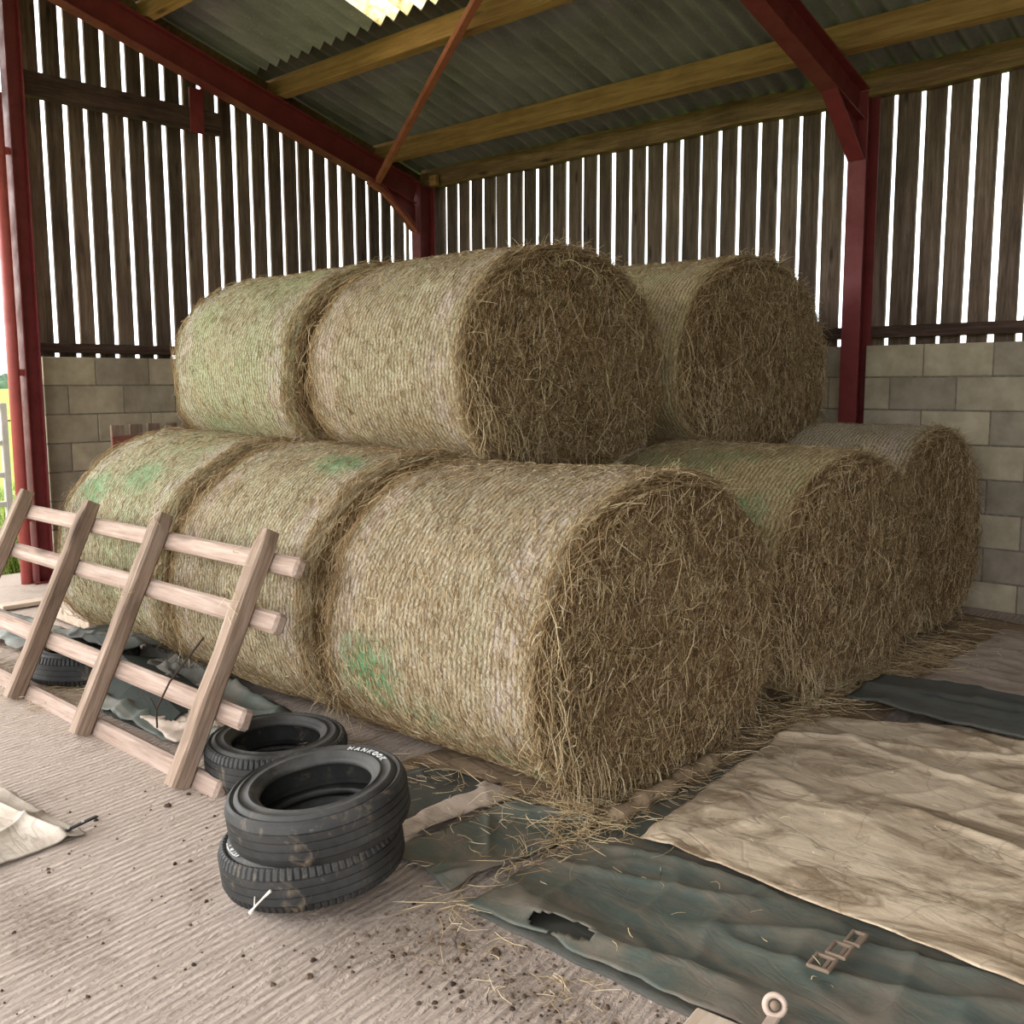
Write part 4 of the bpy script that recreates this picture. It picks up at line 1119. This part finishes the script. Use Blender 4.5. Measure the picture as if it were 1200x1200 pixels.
# board end and eyelet at the bottom edge
m = MB(); m.box((0, 0, 0), (0.30, 0.115, 0.028), None, 0.004, 0.7)
bd = m.build('board_end', M['plank']); bd.location = (-1.03, 1.842, 0.040); bd.rotation_euler = (0.0, 0.02, math.radians(8))
tag(bd, 'pale board end poking out from under the green tarpaulin at the bottom', 'plank')
ey = empty('eyelet_strap', (-1.045, 1.985, 0.045), label='small pale ring eyelet standing on the green tarpaulin at the bottom edge', cat='eyelet')
m = MB(); pts = [(0.022 * math.cos(a), 0.022 * math.sin(a), 0) for a in np.linspace(0, 2 * PI, 25)]
m.tube(pts, 0.0075, 10, cap=False); e1 = m.build('ring', M['eye'], ey, smooth=True); e1.location = (0, 0, 0.026)
m = MB(); m.tube([(0, 0, -0.006), (0, 0, 0.012)], 0.011, 16); e2 = m.build('rivet', M['iron'], ey, smooth=True); e2.location = (0, 0, 0.026)
for e in (e1, e2): e.rotation_euler = (math.radians(62), 0, math.radians(30))
m = MB(); m.beam((0.005, -0.01, 0.006), (0.03, -0.17, 0.004), 0.03, 0.006); m.build('strap', M['eye'], ey)

# old pallet against the left wall behind the bales
op = empty('old_pallet', (-7.42, 3.3, 0), label='old brown slatted pallet standing against the left block wall behind the bales', cat='pallet')
m = MB(); m.beam((0.05, 0.12, 1.085), (0.05, 1.28, 1.085), 0.022, 0.085, (0, 0, 1), 0.004, tone=0.4); m.build('rail', M['rustrail'], op)
m = MB(); m.beam((0.05, 0.12, 0.30), (0.05, 1.28, 0.30), 0.022, 0.085, (0, 0, 1), 0.004, tone=0.4); m.build('rail', M['rustrail'], op)
for i in range(8):
    m = MB(); m.box((0, 0.19 + 0.145 * i, 0.605), (0.03, 0.10, 1.21 + random.uniform(-.015, .015)), None, 0.004, random.random()); m.build('slat', M['oldwood'], op)

# gate outside
gg = empty('field_gate', (-9.0, 0, 0), label='grey galvanised field gate seen through the doorway at the left edge', cat='gate')
m = MB(); m.box((0, 3.245, 0.72), (0.05, 0.055, 1.28), bev=0.006); m.build('upright', M['galv'], gg)
m = MB(); m.box((0, 1.2, 0.72), (0.05, 0.055, 1.28), bev=0.006); m.build('upright', M['galv'], gg)
for z in (1.335, 1.02, 0.75, 0.50, 0.28, 0.11):
    m = MB(); m.box((0, 2.22, z), (0.04, 2.05, 0.045), bev=0.006); m.build('bar', M['galv'], gg)
m = MB(); m.tube([(0, 3.26, 1.21), (0, 3.45, 1.20), (0, 3.62, 1.21)], 0.008, 8); m.build('latch', M['iron'], gg)
m = MB(); m.box((0.02, 3.68, 0.6), (0.12, 0.12, 1.44), None, 0.01, 0.4); tag(m.build('fence_post', M['oldwood']), 'weathered timber fence post outside beyond the gate', 'post').location = (-9.0, 0, 0)

# ------------------------------------------------------------------ loose straw, soil, weeds
def lay(n, cx, cy_, sx, sy, z0, L=(0.03, 0.16), ang=None, lo=0.35, hi=1.0, lift=0.02):
    x = RNG.normal(size=n) * sx + cx; y = RNG.normal(size=n) * sy + cy_
    an = RNG.random(n) * 2 * PI if ang is None else ang + RNG.normal(size=n) * 0.5
    D = np.stack([np.cos(an), np.sin(an), RNG.normal(size=n) * 0.06], -1)
    l = RNG.uniform(L[0], L[1], n)
    P0 = np.stack([x, y, z0 + RNG.random(n) ** 2 * lift], -1)
    Nn = np.stack([-np.sin(an), np.cos(an), np.abs(RNG.normal(size=n)) * 0.5], -1)
    V, Q, m_ = strands(P0, D, Nn, l, RNG.normal(size=n) * 0.12 * l, RNG.uniform(0.0007, 0.0016, n), 0.0)
    V[:, 2] = np.maximum(V[:, 2], z0)
    return (V, Q, m_, lo + (hi - lo) * RNG.random(n))
parts = [lay(260, -2.05, 2.54, 0.06, 0.06, 0.035, lift=0.05), lay(120, -2.0, 2.85, 0.06, 0.25, 0.035, lift=0.04), lay(380, -2.02, 3.6, 0.07, 0.40, 0.030, lift=0.05),
         lay(900, -2.02, 4.5, 0.09, 0.35, 0.030, lift=0.06), lay(700, -2.0, 5.4, 0.12, 0.35, 0.025, lift=0.05), lay(150, -2.3, 2.50, 0.20, 0.04, 0.03), lay(30, -2.02, 2.28, 0.10, 0.16, 0.05),
         lay(130, -1.98, 2.3, 0.035, 0.16, 0.04, ang=1.6)]
tag(strand_object('loose_straw', parts, M['straw']), 'loose straw scattered along the foot of the bales at their right-hand ends', 'straw', kind='stuff')
parts = [lay(40, -1.98, 1.86, 0.08, 0.04, 0.004, (0.05, 0.16)), lay(70, -1.55, 1.74, 0.25, 0.08, 0.004, (0.02, 0.09), lift=.01), lay(60, -1.4, 3.2, 0.5, 0.5, 0.080, (0.01, 0.045), lift=.002), lay(9, -1.5, 2.2, 0.25, 0.12, 0.05, (0.02, 0.05), lift=.002),
         lay(500, -4.9, 1.95, 0.25, 0.14, 0.005, (0.03, 0.12)), lay(250, -5.5, 1.95, 0.35, 0.14, 0.005, (0.03, 0.12)), lay(300, -3.0, 2.42, 0.5, 0.06, 0.02, (0.04, 0.15)), lay(60, -2.3, 2.2, 0.15, 0.2, 0.045, (0.03, 0.1), lift=.01)]
def caught(cx, cy_, cz, n):
    D = RNG.normal(size=(n, 3)) * np.array([1.0, 0.25, 0.55]); D /= np.linalg.norm(D, axis=1, keepdims=True)
    l = RNG.uniform(0.05, 0.13, n); P0 = np.array([cx, cy_, cz]) + RNG.normal(size=(n, 3)) * np.array([0.015, 0.004, 0.03]) - D * (l * .5)[:, None]
    V, Q, m_ = strands(P0, D, RNG.normal(size=(n, 3)), l, RNG.normal(size=n) * 0.1 * l, RNG.uniform(0.0009, 0.0017, n), 0.05)
    return (V, Q, m_, 0.6 + 0.4 * RNG.random(n))
parts += [caught(-4.25, 1.985, 0.60, 5), caught(-3.40, 2.0, 0.68, 9), caught(-4.24, 2.135, 0.915, 5), caught(-3.40, 2.06, 0.80, 3)]
tag(strand_object('scattered_straw', parts, M['straw']), 'stray straws scattered thinly over the floor and sheets', 'straw', kind='stuff')

m = MB(); rr_ = random.Random(31)
for i in range(620):
    if rr_.random() < 0.5: x, y = rr_.uniform(-3.6, -0.9), rr_.uniform(0.75, 1.9)
    else: x, y = rr_.gauss(-1.7, 0.35), rr_.gauss(1.70, 0.10)
    s = rr_.choice([0.002, 0.003, 0.004, 0.006]) * rr_.uniform(0.7, 1.5)
    if i < 8: s = rr_.uniform(0.010, 0.017)
    if math.hypot(x + 2.42, y - 1.70) < 0.3: continue
    V = [(x + s * rr_.uniform(.6, 1.3) * math.cos(a), y + s * rr_.uniform(.6, 1.3) * math.sin(a), 0.0) for a in [q * PI / 3 for q in range(6)]]
    V += [(x + (vx - x) * .6, y + (vy - y) * .6, s * rr_.uniform(.5, .9)) for (vx, vy, _) in V[:6]]
    m.add(V, [(q, (q + 1) % 6, 6 + (q + 1) % 6, 6 + q) for q in range(6)] + [(6, 7, 8, 9, 10, 11)], rr_.random())
k = NT('soil', 0.95, 0.1); M['soil'] = k.fin(k.ramp(k.attr('tone'), [(0, (0.045, 0.03, 0.022)), (1, (0.16, 0.11, 0.08))]))
tag(m.build('soil_crumbs', M['soil']), 'dark crumbs of soil and dung scattered over the concrete floor', 'soil', kind='stuff')

# twigs
def twig(pts, r, mat, lab, forks=()):
    m = MB(); m.tube(pts, r, 7)
    for f in forks: m.tube(f, 0.0018, 6)
    o = m.build('twig', mat); return tag(o, lab, 'twig')
k = NT('peeled_stick', 0.7, 0.3); M['stick'] = k.fin(k.ramp(k.noise(k.obj(), 40, 3), [(0.3, (0.5, 0.45, 0.38)), (0.6, (0.8, 0.76, 0.68))]))
k = NT('dark_bark', 0.9, 0.1); M['bark'] = k.fin((0.05, 0.035, 0.028))
cdir = Vector((0.818, -0.575, 0))
a_ = TC + cdir * 0.288 + vr * -0.20
twig([(-2.335, 1.405, 0.045), (-2.325, 1.412, 0.062), (-2.305, 1.428, 0.09), (-2.285, 1.442, 0.115)], [0.007, 0.0028, 0.003, 0.0045], M['stick'], 'white forked stick leaning on the lower tyre of the stack', [[(-2.325, 1.412, 0.062), (-2.33, 1.418, 0.09)]])
twig([(-3.62, 1.80, 0.17), (-3.60, 1.79, 0.25), (-3.56, 1.83, 0.36), (-3.52, 1.96, 0.52)], 0.004, M['bark'], 'thin dark twig hooked over the lower rails beside the right-hand post', [[(-3.60, 1.79, 0.25), (-3.58, 1.76, 0.31)]])

# weeds outside the doorway
def blades(n, x0, x1, y0, y1, h0, h1, mat, name, label, cat):
    x = RNG.uniform(x0, x1, n); y = RNG.uniform(y0, y1, n); h = RNG.uniform(h0, h1, n)
    D = np.stack([RNG.normal(size=n) * .3, RNG.normal(size=n) * .3, np.ones(n)], -1); D /= np.linalg.norm(D, axis=1, keepdims=True)
    V, Q, m_ = strands(np.stack([x, y, np.full(n, -0.13)], -1), D, RNG.normal(size=(n, 3)), h, RNG.normal(size=n) * .08 * h, RNG.uniform(0.003, 0.007, n), 0.25)
    return tag(strand_object(name, [(V, Q, m_, RNG.random(n))], mat), label, cat, kind='stuff')
k = NT('weed_green', 0.7, 0.2); M['weed'] = k.fin(k.ramp(k.attr('tone'), [(0, (0.10, 0.17, 0.03)), (0.6, (0.28, 0.38, 0.07)), (1, (0.55, 0.50, 0.25))]))
blades(2600, -10.4, -8.55, 2.4, 4.6, 0.25, 0.75, M['weed'], 'weeds', 'tall green weeds growing just outside the doorway', 'weeds')
blades(4200, -15, -10.7, 2.0, 7.5, 0.2, 0.45, M['weed'], 'meadow_grass', 'bright meadow grass beyond the gate', 'grass')

# ------------------------------------------------------------------ light
w = bpy.data.worlds.new('overcast'); scene.world = w; w.use_nodes = True
nt = w.node_tree; nn = nt.nodes; bgk = nn['Background']
tc = nn.new('ShaderNodeTexCoord'); sp = nn.new('ShaderNodeSeparateXYZ'); nt.links.new(tc.outputs['Generated'], sp.inputs[0])
no = nn.new('ShaderNodeTexNoise'); no.inputs['Scale'].default_value = 5; no.inputs['Detail'].default_value = 6
mp = nn.new('ShaderNodeMapping'); mp.inputs['Scale'].default_value = (1, 1, 3.5); nt.links.new(tc.outputs['Generated'], mp.inputs[0]); nt.links.new(mp.outputs[0], no.inputs['Vector'])
rp = nn.new('ShaderNodeValToRGB'); rp.color_ramp.elements[0].position = 0.35; rp.color_ramp.elements[0].color = (0.66, 0.76, 0.86, 1)
rp.color_ramp.elements[1].position = 0.62; rp.color_ramp.elements[1].color = (1.0, 0.975, 0.93, 1)
nt.links.new(no.outputs['Fac'], rp.inputs[0]); nt.links.new(rp.outputs[0], bgk.inputs[0])
bgk.inputs[1].default_value = 2.2
sun = bpy.data.lights.new('veiled_sun', 'SUN'); sun.energy = 2.0; sun.angle = math.radians(70); sun.color = (1.0, 0.95, 0.88)
so_ = bpy.data.objects.new('veiled_sun', sun); link(so_)
sd = Vector((-0.72, -0.56, 0.42)).normalized()
so_.rotation_euler = sd.to_track_quat('Z', 'Y').to_euler()

vs = scene.view_settings
vs.view_transform = 'Standard'; vs.look = 'None'; vs.gamma = 1.0; vs.exposure = 1.1
try: vs.use_curve_mapping = False
except Exception: pass
scene.cycles.max_bounces = 8; scene.cycles.diffuse_bounces = 5; scene.cycles.transmission_bounces = 6
scene.cycles.sample_clamp_indirect = 6.0
scene.cycles.use_denoising = True
